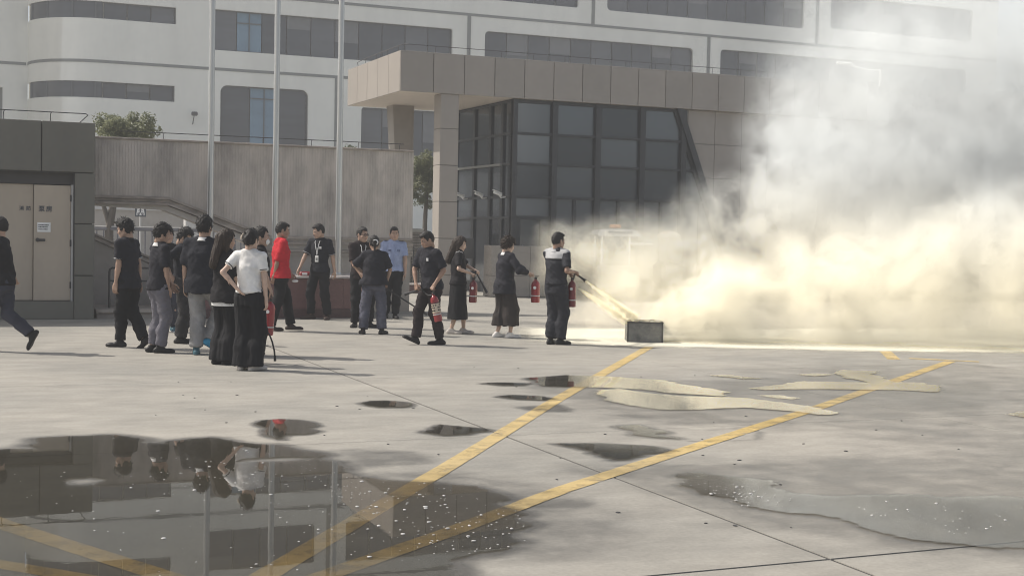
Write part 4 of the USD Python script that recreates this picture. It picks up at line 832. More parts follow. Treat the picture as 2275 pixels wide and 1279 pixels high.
def nets(d, lo, h):
    """Surface nets: the zero surface of the grid d (negative inside) as a trimesh."""
    s = d < 0
    n = np.array(d.shape)
    corners = [(a, b, c) for a in (0, 1) for b in (0, 1) for c in (0, 1)]
    sl = lambda o: tuple(slice(o[k], n[k] - 1 + o[k]) for k in range(3))
    cnt = sum(s[sl(o)].astype(np.int8) for o in corners)
    act = np.argwhere((cnt > 0) & (cnt < 8))
    if not len(act): return None
    idx = np.full(n - 1, -1, np.int64); idx[tuple(act.T)] = np.arange(len(act))
    val = np.stack([d[tuple((act + o).T)] for o in corners], 1)
    acc, num = np.zeros((len(act), 3)), np.zeros(len(act))
    for i, a in enumerate(corners):
        for j, b in enumerate(corners):
            if j <= i or sum(abs(x - y) for x, y in zip(a, b)) != 1: continue
            va, vb = val[:, i], val[:, j]
            cr = (va < 0) != (vb < 0)
            t = np.where(cr, va / np.where(cr, va - vb, 1), 0)
            acc += np.where(cr[:, None], np.array(a) + t[:, None] * (np.array(b) - np.array(a)), 0); num += cr
    v = lo + h * (act + acc / num[:, None])
    faces = []
    for ax in range(3):
        o1, o2 = [k for k in range(3) if k != ax]
        A = [slice(0, None)] * 3; B = [slice(0, None)] * 3
        A[ax] = slice(0, n[ax] - 1); B[ax] = slice(1, n[ax])
        sa, sb = s[tuple(A)], s[tuple(B)]
        e = np.argwhere(sa != sb)
        e = e[(e[:, o1] > 0) & (e[:, o2] > 0) & (e[:, o1] < n[o1] - 1) & (e[:, o2] < n[o2] - 1)]
        if not len(e): continue
        flip = sa[tuple(e.T)]
        def cell(d1, d2):
            c = e.copy(); c[:, o1] -= d1; c[:, o2] -= d2
            return idx[tuple(c.T)]
        q = np.stack([cell(0, 0), cell(1, 0), cell(1, 1), cell(0, 1)], 1)
        if ax == 1: flip = ~flip
        q = np.where(flip[:, None], q, q[:, ::-1])
        faces += [q[:, [0, 1, 2]], q[:, [0, 2, 3]]]
    m = trimesh.Trimesh(v, np.vstack(faces), process=False)
    if m.volume < 0: m.invert()
    return m

class Field:
    def __init__(self, lo, hi, h):
        self.lo, self.h = np.array(lo, float), h
        self.n = np.ceil((np.array(hi) - self.lo) / h).astype(int) + 1
        self.d = np.full(self.n, 1.0, np.float32)
        self.ax = [(self.lo[k] + h * np.arange(self.n[k])).astype(np.float32) for k in range(3)]
    def add(self, fn, lo, hi, k=0.02, pad=0.08, cut=False):
        a = np.clip(np.floor((np.array(lo) - pad - self.lo) / self.h).astype(int), 0, self.n)
        b = np.clip(np.ceil((np.array(hi) + pad - self.lo) / self.h).astype(int) + 1, 0, self.n)
        if np.any(b <= a): return
        sl = tuple(slice(a[i], b[i]) for i in range(3))
        X = self.ax[0][sl[0]][:, None, None]; Y = self.ax[1][sl[1]][None, :, None]; Z = self.ax[2][sl[2]][None, None, :]
        v = fn(X, Y, Z); o = self.d[sl]
        if cut:
            self.d[sl] = np.maximum(o, -v); return
        if k > 0:
            hh = np.maximum(k - np.abs(o - v), 0) / k
            self.d[sl] = np.minimum(o, v) - hh * hh * k * 0.25
        else:
            self.d[sl] = np.minimum(o, v)
    def cone(self, a, b, ra, rb, k=0.02, **kw):
        a, b = np.array(a, float), np.array(b, float)
        ba = b - a; L2 = float(ba @ ba) + 1e-9
        def fn(X, Y, Z):
            px, py, pz = X - a[0], Y - a[1], Z - a[2]
            t = np.clip((px * ba[0] + py * ba[1] + pz * ba[2]) / L2, 0, 1)
            return np.sqrt((px - t * ba[0]) ** 2 + (py - t * ba[1]) ** 2 + (pz - t * ba[2]) ** 2) - (ra + (rb - ra) * t)
        r = max(ra, rb)
        self.add(fn, np.minimum(a, b) - r, np.maximum(a, b) + r, k, **kw)
    def ell(self, c, s, R=None, k=0.02, **kw):
        c, s = np.array(c, float), np.array(s, float)
        R = np.eye(3) if R is None else R
        def fn(X, Y, Z):
            px, py, pz = X - c[0], Y - c[1], Z - c[2]
            q = [(R[i, 0] * px + R[i, 1] * py + R[i, 2] * pz) for i in range(3)]
            k0 = np.sqrt(sum((q[i] / s[i]) ** 2 for i in range(3)))
            k1 = np.sqrt(sum((q[i] / s[i] ** 2) ** 2 for i in range(3))) + 1e-6
            return k0 * (k0 - 1) / k1
        r = s.max()
        self.add(fn, c - r, c + r, k, **kw)
    def loft(self, prof, axis, fwd, k=0.03, **kw):
        """Stacked ellipses: prof rows (z, half width, half depth); axis(z) -> (x, y); fwd the unit facing direction (2d), or a function of z."""
        prof = np.array(prof, float)
        zs = prof[:, 0]
        def fn(X, Y, Z):
            z = np.clip(Z, zs[0], zs[-1]).astype(float)
            w, dp = np.interp(z, zs, prof[:, 1]), np.interp(z, zs, prof[:, 2])
            cx, cy = axis(z)
            fx, fy = fwd(z) if callable(fwd) else fwd
            dx, dy = X - cx, Y - cy
            f, l = dx * fx + dy * fy, -dx * fy + dy * fx
            q = np.sqrt((l / w) ** 2 + (f / dp) ** 2) - 1
            r = q * np.minimum(w, dp)
            out = np.maximum(zs[0] - Z, Z - zs[-1])
            return np.where(out > 0, np.sqrt(np.maximum(r, 0) ** 2 + out ** 2), np.maximum(r, out * 0.6))
        m = prof[:, 1:].max() + 0.15
        cx, cy = axis(np.array([zs[0], zs[-1]]))
        self.add(fn, (np.min(cx) - m, np.min(cy) - m, zs[0]), (np.max(cx) + m, np.max(cy) + m, zs[-1]), k, **kw)
    def plane(self, p, nrm):
        """Keep only the side the normal points away from."""
        nrm = np.array(nrm, float); nrm /= np.linalg.norm(nrm)
        v = (self.ax[0][:, None, None] - p[0]) * nrm[0] + (self.ax[1][None, :, None] - p[1]) * nrm[1] + (self.ax[2][None, None, :] - p[2]) * nrm[2]
        self.d = np.maximum(self.d, v.astype(np.float32))
    def like(self):
        q = Field.__new__(Field); q.lo, q.h, q.n, q.ax = self.lo, self.h, self.n, self.ax
        q.d = np.full(self.n, 1.0, np.float32)
        return q
    def join(self, other, k=0.03):
        hh = np.maximum(k - np.abs(self.d - other.d), 0) / k
        self.d = np.minimum(self.d, other.d) - hh * hh * k * 0.25
    def mesh(self):
        self.d[[0, -1]] = 1; self.d[:, [0, -1]] = 1; self.d[:, :, [0, -1]] = 1
        return nets(self.d, self.lo, self.h)

def biggest(m):
    return m

def soften(m, amp, freq, seed, lam=1, ridge=0.5):
    """Small folds pushed along the normals."""
    if m is None: return None
    p = m.vertices
    if lam: trimesh.smoothing.filter_taubin(m, iterations=4)
    n = meshkit.fbm(p * np.array(freq) + seed * 1.7, 3, seed) - 0.5
    w = np.c_[p[:, 0] * 7 + p[:, 2] * 7, p[:, 1] * 7 - p[:, 2] * 4, p[:, 2] * 9 + p[:, 0] * 5] + seed * 2.3
    r = 1 - np.abs(2 * meshkit.fbm(w, 2, seed + 9) - 1) * 2.2          # ridged creases
    m.vertices = m.vertices + m.vertex_normals * (n * 2.4 * amp + np.clip(r, 0, 1) ** 2 * amp * ridge)[:, None]
    return m

# --- one head, modelled once for men and once for women, looking along +y, origin at the skull's centre
def head_mesh(female):
    F = Field((-0.13, -0.15, -0.24), (0.13, 0.16, 0.15), 0.0062)
    j = 0.92 if female else 1.0
    F.ell((0, -0.012, 0.012), (0.077, 0.098, 0.105), k=0.01)
    F.ell((0, 0.028, -0.045), (0.062 * j, 0.066, 0.078), k=0.03)
    F.ell((0, 0.052, -0.093), (0.032 * j, 0.032, 0.026), k=0.03)
    for s in (-1, 1):
        F.cone((s * 0.055 * j, 0.0, -0.06), (s * 0.022, 0.06, -0.094), 0.022, 0.016, k=0.025)
        F.ell((s * 0.046, 0.062, -0.028), (0.024, 0.02, 0.022), k=0.02)
        F.ell((s * 0.031, 0.083, 0.004), (0.017, 0.014, 0.012), k=0.010, cut=True)
        F.ell((s * 0.031, 0.073, 0.003), (0.0125, 0.0125, 0.0125), k=0.004)
        F.ell((s * 0.03, 0.077, 0.021), (0.026, 0.016, 0.0075), k=0.012)
        F.ell((s * 0.079, -0.008, -0.012), (0.009, 0.02, 0.033), R=trimesh.transformations.rotation_matrix(-s * 0.35, [0, 0, 1])[:3, :3], k=0.008)
        F.ell((s * 0.010, 0.094, -0.034), (0.009, 0.010, 0.008), k=0.008)
    F.cone((0, 0.084, 0.008), (0, 0.104, -0.030), 0.009, 0.0115, k=0.014)
    F.ell((0, 0.088, -0.057), (0.024, 0.011, 0.0065), k=0.006)
    F.ell((0, 0.087, -0.068), (0.021, 0.011, 0.0075), k=0.006)
    F.ell((0, 0.101, -0.0625), (0.026, 0.008, 0.0018), k=0.003, cut=True)
    F.cone((0, -0.02, -0.05), (0, -0.028, -0.115), 0.050 * j, 0.048 * j, k=0.03)
    m = F.mesh(); trimesh.smoothing.filter_taubin(m, iterations=3)
    return m
HEADS = {}
def hair_mesh(style, female, seed):
    F = Field((-0.2, -0.24, -0.46), (0.2, 0.17, 0.22), 0.0068)
    X, Y, Z = F.ax[0][:, None, None], F.ax[1][None, :, None], F.ax[2][None, None, :]
    P = np.stack(np.broadcast_arrays(X, Y, Z), -1).reshape(-1, 3)
    jag = (meshkit.fbm(P * 70 + seed * 3.1, 2, seed) - 0.5).reshape(F.n).astype(np.float32)
    top = {'crop': 0.013, 'mop': 0.024, 'curly': 0.034, 'long': 0.016, 'tail': 0.012, 'bun': 0.012}[style]
    sid = {'crop': 0.004, 'mop': 0.013, 'curly': 0.024, 'long': 0.013, 'tail': 0.007, 'bun': 0.008}[style]
    F.ell((0, -0.014, 0.012 + top * 0.55), (0.077 + sid, 0.099 + sid * 0.9, 0.105 + top * 0.75), k=0)
    if style in ('crop', 'mop', 'curly'):
        F.ell((0.012, 0.045, 0.085), (0.055, 0.048, 0.022 + top * 0.6), k=0.025)
    # hairline: crown above the forehead, sides down to the ear, nape at the back
    fz = 0.064 if style in ('crop', 'tail', 'bun') else 0.050
    sz = -0.020 if style in ('crop', 'tail', 'bun') else -0.034
    nz = -0.080 if style == 'crop' else -0.098
    crown = fz - Z + 0.25 * np.abs(X) + 0.0 * Y
    sides = np.maximum(np.maximum(Y - 0.040 - 0.15 * Z, sz - Z), 0.040 - np.abs(X))
    nape = np.maximum(Y + 0.018, nz - Z)
    keep = np.minimum(np.minimum(crown, sides), nape) + jag * (0.022 if style == 'crop' else 0.034)
    F.d = np.maximum(F.d, keep.astype(np.float32))
    if style == 'long':
        F.cone((0, -0.068, 0.0), (0.0, -0.110, -0.33), 0.082, 0.064, k=0.05)
        for q in (-1, 1):
            F.cone((q * 0.070, -0.012, 0.01), (q * 0.092, 0.0, -0.29), 0.030, 0.020, k=0.03)
    elif style == 'tail':
        F.ell((0, -0.122, 0.0), (0.034, 0.034, 0.034), k=0.02)
        F.cone((0, -0.128, -0.005), (0, -0.125, -0.14), 0.030, 0.012, k=0.02)
    elif style == 'bun':
        F.ell((0.02, -0.105, -0.02), (0.050, 0.044, 0.064), k=0.02)
        F.cone((0.02, -0.12, 0.0), (0.055, -0.11, 0.095), 0.024, 0.009, k=0.02)
        F.cone((0.0, -0.12, 0.01), (-0.03, -0.125, 0.075), 0.018, 0.007, k=0.015)
    amp = {'crop': 0.005, 'mop': 0.012, 'curly': 0.020, 'long': 0.009, 'tail': 0.006, 'bun': 0.007}[style]
    fr = {'crop': (55, 55, 70), 'mop': (38, 38, 30), 'curly': (42, 42, 42), 'long': (50, 50, 9), 'tail': (50, 50, 30), 'bun': (45, 45, 30)}[style]
    m = F.mesh()
    n = meshkit.fbm(m.vertices * np.array(fr) + seed * 1.7, 3, seed) - 0.5
    m.vertices = m.vertices + m.vertex_normals * (n * 2.6 * amp)[:, None]
    # loose locks standing off the surface
    r = np.random.default_rng(seed + 40)
    k = r.integers(len(m.vertices), size={'crop': 420, 'mop': 620, 'curly': 800, 'long': 650, 'tail': 420, 'bun': 520}[style])
    p, nr = m.vertices[k], m.vertex_normals[k]
    L_ = {'crop': 0.012, 'mop': 0.028, 'curly': 0.030, 'long': 0.040, 'tail': 0.018, 'bun': 0.024}[style] * r.uniform(0.5, 1.5, len(k))
    down = np.array([0, -0.35, -0.9]) if style not in ('curly', 'crop') else np.array([0, 0.0, 0.1])
    d = nr * 0.45 + down * (nr[:, 2:] < 0.75) * 0.7 + r.normal(size=p.shape) * 0.45
    if style == 'long': d = nr * 0.12 + np.array([0, -0.25, -1.0]) + r.normal(size=p.shape) * 0.12
    wd = 0.0018 if style == 'long' else 0.0038
    d /= np.linalg.norm(d, axis=1, keepdims=True)
    w = np.cross(d, nr + r.normal(size=p.shape) * 0.3); w /= np.linalg.norm(w, axis=1, keepdims=True) + 1e-9
    a, b, c = p - nr * 0.003 - w * wd, p - nr * 0.003 + w * wd, p + d * L_[:, None]
    q = len(m.vertices); i = np.arange(len(k))
    return trimesh.Trimesh(np.vstack([m.vertices, a, b, c]), np.vstack([m.faces, np.c_[q + i, q + len(k) + i, q + 2 * len(k) + i]]), process=False)
def face_parts():
    """Eyes, brows and mouth line of the standard head."""
    out = {'eye': [], 'brow': [], 'mouth': []}
    for s in (-1, 1):
        w = ico((s * 0.031, 0.0775, 0.0035), 0.0105, 2, (1, 0.9, 0.62))
        out['eye'].append((w, ico((s * 0.031, 0.0865, 0.0035), 0.0048, 1, (1, 0.5, 1))))
        out['brow'].append(tube([(s * 0.012, 0.0945, 0.0235), (s * 0.032, 0.0935, 0.028), (s * 0.05, 0.080, 0.0235)], [0.0035, 0.0042, 0.0022], 6))
    out['mouth'].append(cat_([tube([(-0.024, 0.0905, -0.0620), (-0.01, 0.0985, -0.0605), (0.01, 0.0985, -0.0605), (0.024, 0.0905, -0.0620)], [0.002, 0.0045, 0.0045, 0.002], 6)]))
    return out
FACE = face_parts()

# --- hand: fingers along +x from the wrist at the origin, palm facing -z, thumb towards +y
def hand_mesh(pose):
    F = Field((-0.06, -0.09, -0.11), (0.22, 0.10, 0.06), 0.0042)
    F.cone((-0.04, 0, 0), (0.015, 0, 0), 0.026, 0.025, k=0.01)
    for y in (-0.027, -0.009, 0.009, 0.027):
        F.cone((0.012, y * 0.7, 0), (0.085, y, 0.0), 0.0155, 0.0125, k=0.012)
    curl = {'relaxed': (0.35, 0.45, 0.35), 'grip': (1.25, 1.35, 0.75), 'open': (0.12, 0.15, 0.1)}[pose]
    for y, L, r, sp in ((0.029, 0.070, 0.0092, 0.07), (0.0095, 0.078, 0.0096, 0.02), (-0.0095, 0.073, 0.0092, -0.04), (-0.028, 0.058, 0.0082, -0.11)):
        p = np.array([0.088, y, 0.0]); ang = 0.0
        for fr_, cu, rr in ((0.45, curl[0], 1.0), (0.31, curl[1], 0.92), (0.24, curl[2], 0.84)):
            ang += cu
            q = p + L * fr_ * np.array([math.cos(ang) * math.cos(sp), math.sin(sp), -math.sin(ang)])
            F.cone(p, q, r * rr, r * rr * 0.92, k=0.0022)
            p = q
    tp = {'relaxed': [(0.022, 0.024, -0.006), (0.052, 0.048, -0.02), (0.080, 0.052, -0.032), (0.102, 0.049, -0.042)], 'grip': [(0.022, 0.022, -0.008), (0.055, 0.044, -0.028), (0.082, 0.034, -0.048), (0.098, 0.014, -0.058)], 'open': [(0.022, 0.024, -0.004), (0.05, 0.056, -0.012), (0.074, 0.074, -0.018), (0.094, 0.084, -0.022)]}[pose]
    for a, b, r in zip(tp[:-1], tp[1:], (0.0145, 0.0112, 0.0098)):
        F.cone(a, b, r, r * 0.9, k=0.004)
    m = F.mesh(); trimesh.smoothing.filter_taubin(m, iterations=2)
    return m
HANDS = {p: hand_mesh(p) for p in ('relaxed', 'grip', 'open')}

def union(ms):
    try:
        out = None
        for m in ms:
            q = m3.Manifold(m3.Mesh(np.asarray(m.vertices, np.float32), np.asarray(m.faces, np.uint32)))
            if q.status() != m3.Error.NoError or q.is_empty():
                raise ValueError
            out = q if out is None else out + q
        k = out.to_mesh()
        return trimesh.Trimesh(k.vert_properties[:, :3], k.tri_verts, process=False)
    except Exception:
        return cat_(ms)

def ik(a, t, l1, l2, hint):
    a, t = np.array(a, float), np.array(t, float)
    d = t - a; L = np.linalg.norm(d); d /= L
    L = min(L, (l1 + l2) * 0.998)
    t = a + d * L
    c = (l1 * l1 - l2 * l2 + L * L) / (2 * L)
    hgt = math.sqrt(max(l1 * l1 - c * c, 0))
    hn = np.array(hint, float); hn = hn - d * (hn @ d); hn /= np.linalg.norm(hn) + 1e-9
    return a + d * c + hn * hgt, t

SKIN = {}
def skin(tone):
    if tone not in SKIN:
        SKIN[tone] = mat(f'skin_{len(SKIN)}', tone, 0.5, 0.06, (25, 25, 25), spec=0.35)
    return SKIN[tone]
CLOTH = {}
def cloth(name, col, rough=0.85, tint=None, tv=0.0, var=0.14):
    if name not in CLOTH:
        CLOTH[name] = mat('cloth_' + name, col, rough, var, (9, 9, 5), bump=0.12, bscale=160, spec=0.18, tint=tint, tvar=tv, tscale=(4, 4, 3))
    return CLOTH[name]
HAIRM = mat('hair_black', (0.017, 0.015, 0.014), 0.62, 0.35, (90, 90, 20), bump=0.35, bscale=160, spec=0.3)
HAIRB = mat('hair_brown', (0.030, 0.020, 0.014), 0.62, 0.35, (90, 90, 20), bump=0.35, bscale=160, spec=0.3)
EYEW, EYED, LIPS = mat('eye_white', (0.55, 0.53, 0.50), 0.3, 0.02), mat('eye_dark', (0.02, 0.015, 0.012), 0.2, 0.02), mat('lips', (0.30, 0.13, 0.11), 0.5, 0.05)
TONE = (0.40, 0.265, 0.195); TONE_D = (0.31, 0.195, 0.14); TONE_L = (0.50, 0.35, 0.27)

PEOPLE = {}
def person(name, label, pos, H, head, turn=None, pitch=0.0, lean=(0, 0), feet=None, hands=None, female=False, tone=TONE, hairstyle='crop', hair=None,
           top='navy', hem=0.86, sleeve=0.75, legs='straight', bottom='black', shoes='shoe_black', sole=None, width=1.0, collar=None, waist=1.0, pose=('relaxed', 'relaxed'), seed=1, spread=0.0, cuff=None, bag=1.0, torso=None, hemcol=None, grip_up=None):
    """Built in its own frame: x to the right and y away as seen from the yard's near side, z up. head: facing direction in degrees (0 = away, 90 = right)."""
    s = H / 1.72
    T = thing('person', label, 'person', (pos[0], pos[1], 0), -math.degrees(YAW))
    rad = lambda d: np.array([math.sin(math.radians(d)), math.cos(math.radians(d))])
    body_dir = head if torso is None else torso
    fw = rad(body_dir); lf = np.array([-fw[1], fw[0]])
    def W(f, l, u): return np.array([fw[0] * f + lf[0] * l, fw[1] * f + lf[1] * l, u])
    lean = np.array(lean, float)
    HIP, SH = 0.90 * s, 1.40 * s
    def axis(z):
        t = np.clip((np.asarray(z, float) - HIP) / (SH - HIP), 0, 1.15)
        return lean[0] * t, lean[1] * t
    ax3 = lambda z: np.array([*axis(z), 0.0])
    shw = (0.150 if female else 0.172) * s * width
    hpw = (0.088 if female else 0.085) * s
    sho = {k: ax3(SH) + W(0, q * shw, SH) for k, q in (('L', 1), ('R', -1))}
    hip = {k: W(0, q * hpw, HIP) for k, q in (('L', 1), ('R', -1))}
    feet = feet or {'L': (W(0, 0.10, 0)[0], W(0, 0.10, 0)[1], 0, body_dir, 0), 'R': (W(0, -0.10, 0)[0], W(0, -0.10, 0)[1], 0, body_dir, 0)}
    ankle, knee, toe, footdir = {}, {}, {}, {}
    for k in 'LR':
        x, y, z, hd, pt = feet[k]
        d2 = rad(hd); ca, sa = math.cos(math.radians(pt)), math.sin(math.radians(pt))
        footdir[k] = np.array([d2[0] * ca, d2[1] * ca, -sa])
        upv = np.array([d2[0] * sa, d2[1] * sa, ca])
        an = np.array([x, y, z + 0.085 * s])
        hint = np.array([*(fw * 0.6 + d2 * 0.6), 0.05])
        knee[k], ankle[k] = ik(hip[k], an, 0.425 * s, 0.405 * s, hint)
        toe[k] = (ankle[k], footdir[k], upv)
    hands = hands or {}
    elbow, wrist = {}, {}
    for k, q in (('L', 1), ('R', -1)):
        hd = hands.get(k)
        if hd is None:
            tg = sho[k] + W(0.03, q * 0.05, -0.52 * s); hint = W(-1, q * 0.3, 0)
        else:
            tg = np.array(hd[:3], float); hint = np.array(hd[3:6], float) if len(hd) > 3 else W(-1, q * 0.4, -0.3)
        elbow[k], wrist[k] = ik(sho[k], tg, 0.285 * s, 0.25 * s, hint)
    # ---- body, one continuous surface
    lo, hi = np.array([-0.75, -0.75, -0.03]), np.array([0.75, 0.75, 1.98 * s])
    F = Field(lo, hi, 0.0125)
    tw = 0.9 if female else 1.0
    F.loft([(0.86 * s, 0.125 * s, 0.082 * s), (0.98 * s, 0.112 * tw * s, 0.076 * s), (1.15 * s, 0.118 * tw * s, 0.084 * s), (1.29 * s, 0.125 * tw * s, 0.086 * s), (1.38 * s, 0.09 * s, 0.058 * s)], axis, fw)
    hc = ax3(1.60 * s) * 1.0 + W(0.02 * s, 0, 1.605 * s)
    tdir = head if turn is None else turn
    hf = rad(tdir)
    hp = math.radians(pitch)
    Rh = np.array([[hf[1], hf[0], 0], [-hf[0], hf[1], 0], [0, 0, 1.0]]) @ trimesh.transformations.rotation_matrix(-hp, [1, 0, 0])[:3, :3]
    neck0 = ax3(1.40 * s) + W(-0.01, 0, 1.40 * s)
    hc = neck0 + np.array([0, 0, 0.205 * s]) + Rh @ np.array([0, 0.030 * s + 0.04 * math.sin(abs(hp)), 0.0])
    F.cone(neck0, hc + Rh @ np.array([0, -0.03, -0.06]), 0.058 * s * tw, 0.052 * s * tw, k=0.03)
    ar = 0.88 if female else 1.0
    for k, q in (('L', 1), ('R', -1)):
        F.cone(ax3(SH) + W(0, q * 0.05, SH - 0.01 * s), sho[k] - np.array([0, 0, 0.01]), 0.044 * s, 0.042 * s, k=0.03)
        F.cone(sho[k] - np.array([0, 0, 0.01]), elbow[k], 0.043 * ar * s, 0.037 * ar * s, k=0.03)
        mid = elbow[k] + 0.3 * (wrist[k] - elbow[k])
        F.cone(elbow[k], mid, 0.037 * ar * s, 0.038 * ar * s, k=0.015); F.cone(mid, wrist[k], 0.038 * ar * s, 0.0245 * ar * s, k=0.01)
        F.cone(hip[k], knee[k], 0.070 * s, 0.046 * s, k=0.05)
        cf = knee[k] + 0.3 * (ankle[k] - knee[k])
        F.cone(knee[k], cf, 0.048 * s, 0.051 * s, k=0.02); F.cone(cf, ankle[k], 0.051 * s, 0.032 * s, k=0.02)
        an, fd, uv = toe[k]
        F.cone(an - uv * 0.04 * s - fd * 0.03 * s, an - uv * 0.055 * s + fd * 0.13 * s, 0.034 * s, 0.024 * s, k=0.03)
    body = F.mesh()
    trimesh.smoothing.filter_taubin(body, iterations=3)
    key = bool(female)
    if key not in HEADS: HEADS[key] = head_mesh(key)
    hm = HEADS[key].copy(); hs = s * 1.03
    Th = np.eye(4); Th[:3, :3] = Rh * hs; Th[:3, 3] = hc
    hm.apply_transform(Th)
    parts = [body, hm]
    grip = {}
    for k, q, ps in (('L', 1, pose[0]), ('R', -1, pose[1])):
        h = HANDS[ps].copy()
        xdir = wrist[k] - elbow[k]; xdir /= np.linalg.norm(xdir)
        want = np.array([*(lf * -q), 0.0])          # palms look at the thigh by default
        if ps == 'grip': want = np.array([0, 0, -1.0]) if abs(xdir[2]) < 0.8 else np.array([*(fw * -1), 0.0])
        if grip_up and k in grip_up: want = np.array(grip_up[k], float)
        pz_ = -(want - xdir * (want @ xdir)); pz_ /= np.linalg.norm(pz_) + 1e-9
        py_ = np.cross(pz_, xdir)
        if k == 'R':
            pass
        thumb = np.array([*fw, 0.35])
        if py_ @ thumb < 0:
            h.apply_transform(np.diag([1.0, -1, 1, 1])); h.invert()
        Tm = np.eye(4); Tm[:3, 0], Tm[:3, 1], Tm[:3, 2] = xdir, py_, pz_
        Tm[:3, :3] *= s * (0.9 if female else 1.0); Tm[:3, 3] = wrist[k]
        h.apply_transform(Tm)
        parts.append(h)
        grip[k] = (Tm @ np.array([0.095, 0.0, -0.028, 1]))[:3]
    bd = union(parts)
    obj('body', bd, skin(tone), T, smooth=True)
    for w_, d_ in FACE['eye']:
        e = w_.copy(); e.apply_transform(Th); ee = obj('eye', e, EYEW, T, smooth=True)
        p_ = d_.copy(); p_.apply_transform(Th); obj('iris', p_, EYED, ee, smooth=True)
    for b_ in FACE['brow']:
        e = b_.copy(); e.apply_transform(Th); obj('brow', e, HAIRM, T)
    e = FACE['mouth'][0].copy(); e.apply_transform(Th); obj('mouth', e, LIPS, T, smooth=True)
    if hairstyle:
        hr_ = hair_mesh(hairstyle, female, seed); hr_.apply_transform(Th)
        obj('hair', hr_, hair or HAIRM, T, smooth=True)
    # ---- trousers, skirt or culottes
    G = Field(lo, hi, 0.0115)
    top_z = (0.985 if not female else 1.0) * s
    if legs in ('skirt', 'dress'):
        z1 = 0.30 * s if legs == 'skirt' else 0.25 * s
        G.loft([(z1, 0.215 * s, 0.190 * s), (0.55 * s, 0.192 * s, 0.160 * s), (0.85 * s, 0.184 * s, 0.140 * s), (top_z, 0.145 * s, 0.108 * s)], lambda z: (np.asarray(z) * 0.0, np.asarray(z) * 0.0), fw, k=0)
        G.plane((0, 0, z1 + 0.01), (0, 0, -1))
    else:
        wv = {'slim': (0.092, 0.066, 0.052), 'straight': (0.100, 0.078, 0.070), 'loose': (0.108, 0.090, 0.082), 'wide': (0.102, 0.106, 0.116), 'culotte': (0.118, 0.128, 0.140)}[legs]
        G.loft([(0.80 * s, 0.158 * s * waist, 0.112 * s * waist), (0.90 * s, 0.156 * s * waist, 0.112 * s * waist), (top_z, 0.142 * s * waist, 0.104 * s * waist)], lambda z: axis(z), fw, k=0)
        for k, q in (('L', 1), ('R', -1)):
            E_ = G.like()
            E_.cone(hip[k] + np.array([0, 0, -0.01]), knee[k], wv[0] * s, wv[1] * s, k=0.0)
            an, fd, uv = toe[k]
            low = an + (knee[k] - an) * (0.32 if legs == 'culotte' else -0.02 if legs == 'wide' else 0.04)
            bend = 0.5 * (knee[k] + low) - 0.012 * np.array([*rad(feet[k][3]), 0])
            E_.cone(knee[k], bend, wv[1] * s, 0.5 * (wv[1] + wv[2]) * s, k=0.03)
            E_.cone(bend, low, 0.5 * (wv[1] + wv[2]) * s, wv[2] * s, k=0.03)
            dn = low - knee[k]; dn /= np.linalg.norm(dn)
            if legs in ('wide', 'culotte'): dn = np.array([0, 0, -1.0])
            E_.plane(low - (np.array([0, 0, 0.02]) if legs == 'wide' else 0), dn)
            G.join(E_, 0.05 * s)
    bm = soften(G.mesh(), 0.016 if legs != 'slim' else 0.010, (12, 12, 8) if legs not in ('wide', 'culotte', 'dress', 'skirt') else (22, 22, 2.2), seed + 3, ridge=0.5 if legs not in ('wide', 'culotte', 'dress', 'skirt') else 0.0)
    obj('skirt' if legs in ('skirt', 'dress') else 'trousers', bm, bottom if not isinstance(bottom, str) else CLOTH[bottom], T, smooth=True)
    # ---- shirt
    S = Field(lo, hi, 0.0115)
    cw = (0.148 if female else 0.170) * s * bag * (0.5 + 0.5 * width)
    hz = hem * s
    S.loft([(hz - 0.03, 0.192 * s * bag * waist, 0.149 * s * bag * waist), (0.93 * s, 0.182 * s * bag * waist, 0.138 * s * bag * waist), (1.02 * s, 0.160 * s * bag * tw * waist, 0.118 * s * bag * waist), (1.14 * s, 0.162 * s * bag * tw * waist, 0.124 * s * bag), (1.27 * s, cw, 0.126 * s * bag), (1.37 * s, cw * 0.88, 0.104 * s), (1.44 * s, 0.105 * s, 0.080 * s), (1.475 * s, 0.072 * s, 0.068 * s)], axis, fw, k=0)
    cuffs = []
    for k, q in (('L', 1), ('R', -1)):
        E_ = S.like(); fm = 0.92 if female else 1.0
        E_.cone(ax3(SH) + W(0, q * 0.055 * s, SH + 0.022 * s), sho[k] + np.array([0, 0, -0.004]), 0.056 * s, 0.056 * s * fm, k=0.0)
        if sleeve <= 1:
            e_ = sho[k] + (elbow[k] - sho[k]) * sleeve
            E_.cone(sho[k], e_, 0.056 * s * fm, 0.061 * s * bag * fm, k=0.03)
            dn = (elbow[k] - sho[k]) / np.linalg.norm(elbow[k] - sho[k])
        else:
            E_.cone(sho[k], elbow[k], 0.057 * s, 0.053 * s * bag, k=0.035)
            e_ = elbow[k] + (wrist[k] - elbow[k]) * (sleeve - 1)
            E_.cone(elbow[k], e_, 0.053 * s * bag, 0.044 * s * bag, k=0.02)
            dn = (wrist[k] - elbow[k]) / np.linalg.norm(wrist[k] - elbow[k])
        E_.plane(e_ + dn * 0.005, dn)
        S.join(E_, 0.045 * s)
        cuffs.append((e_ - dn * 0.004, dn))
    S.plane((0, 0, hz), (0, 0, -1))
    sm_ = soften(S.mesh(), 0.015, (10, 10, 7), seed + 5)
    shirt = obj('shirt', sm_, top if not isinstance(top, str) else CLOTH[top], T, smooth=True)
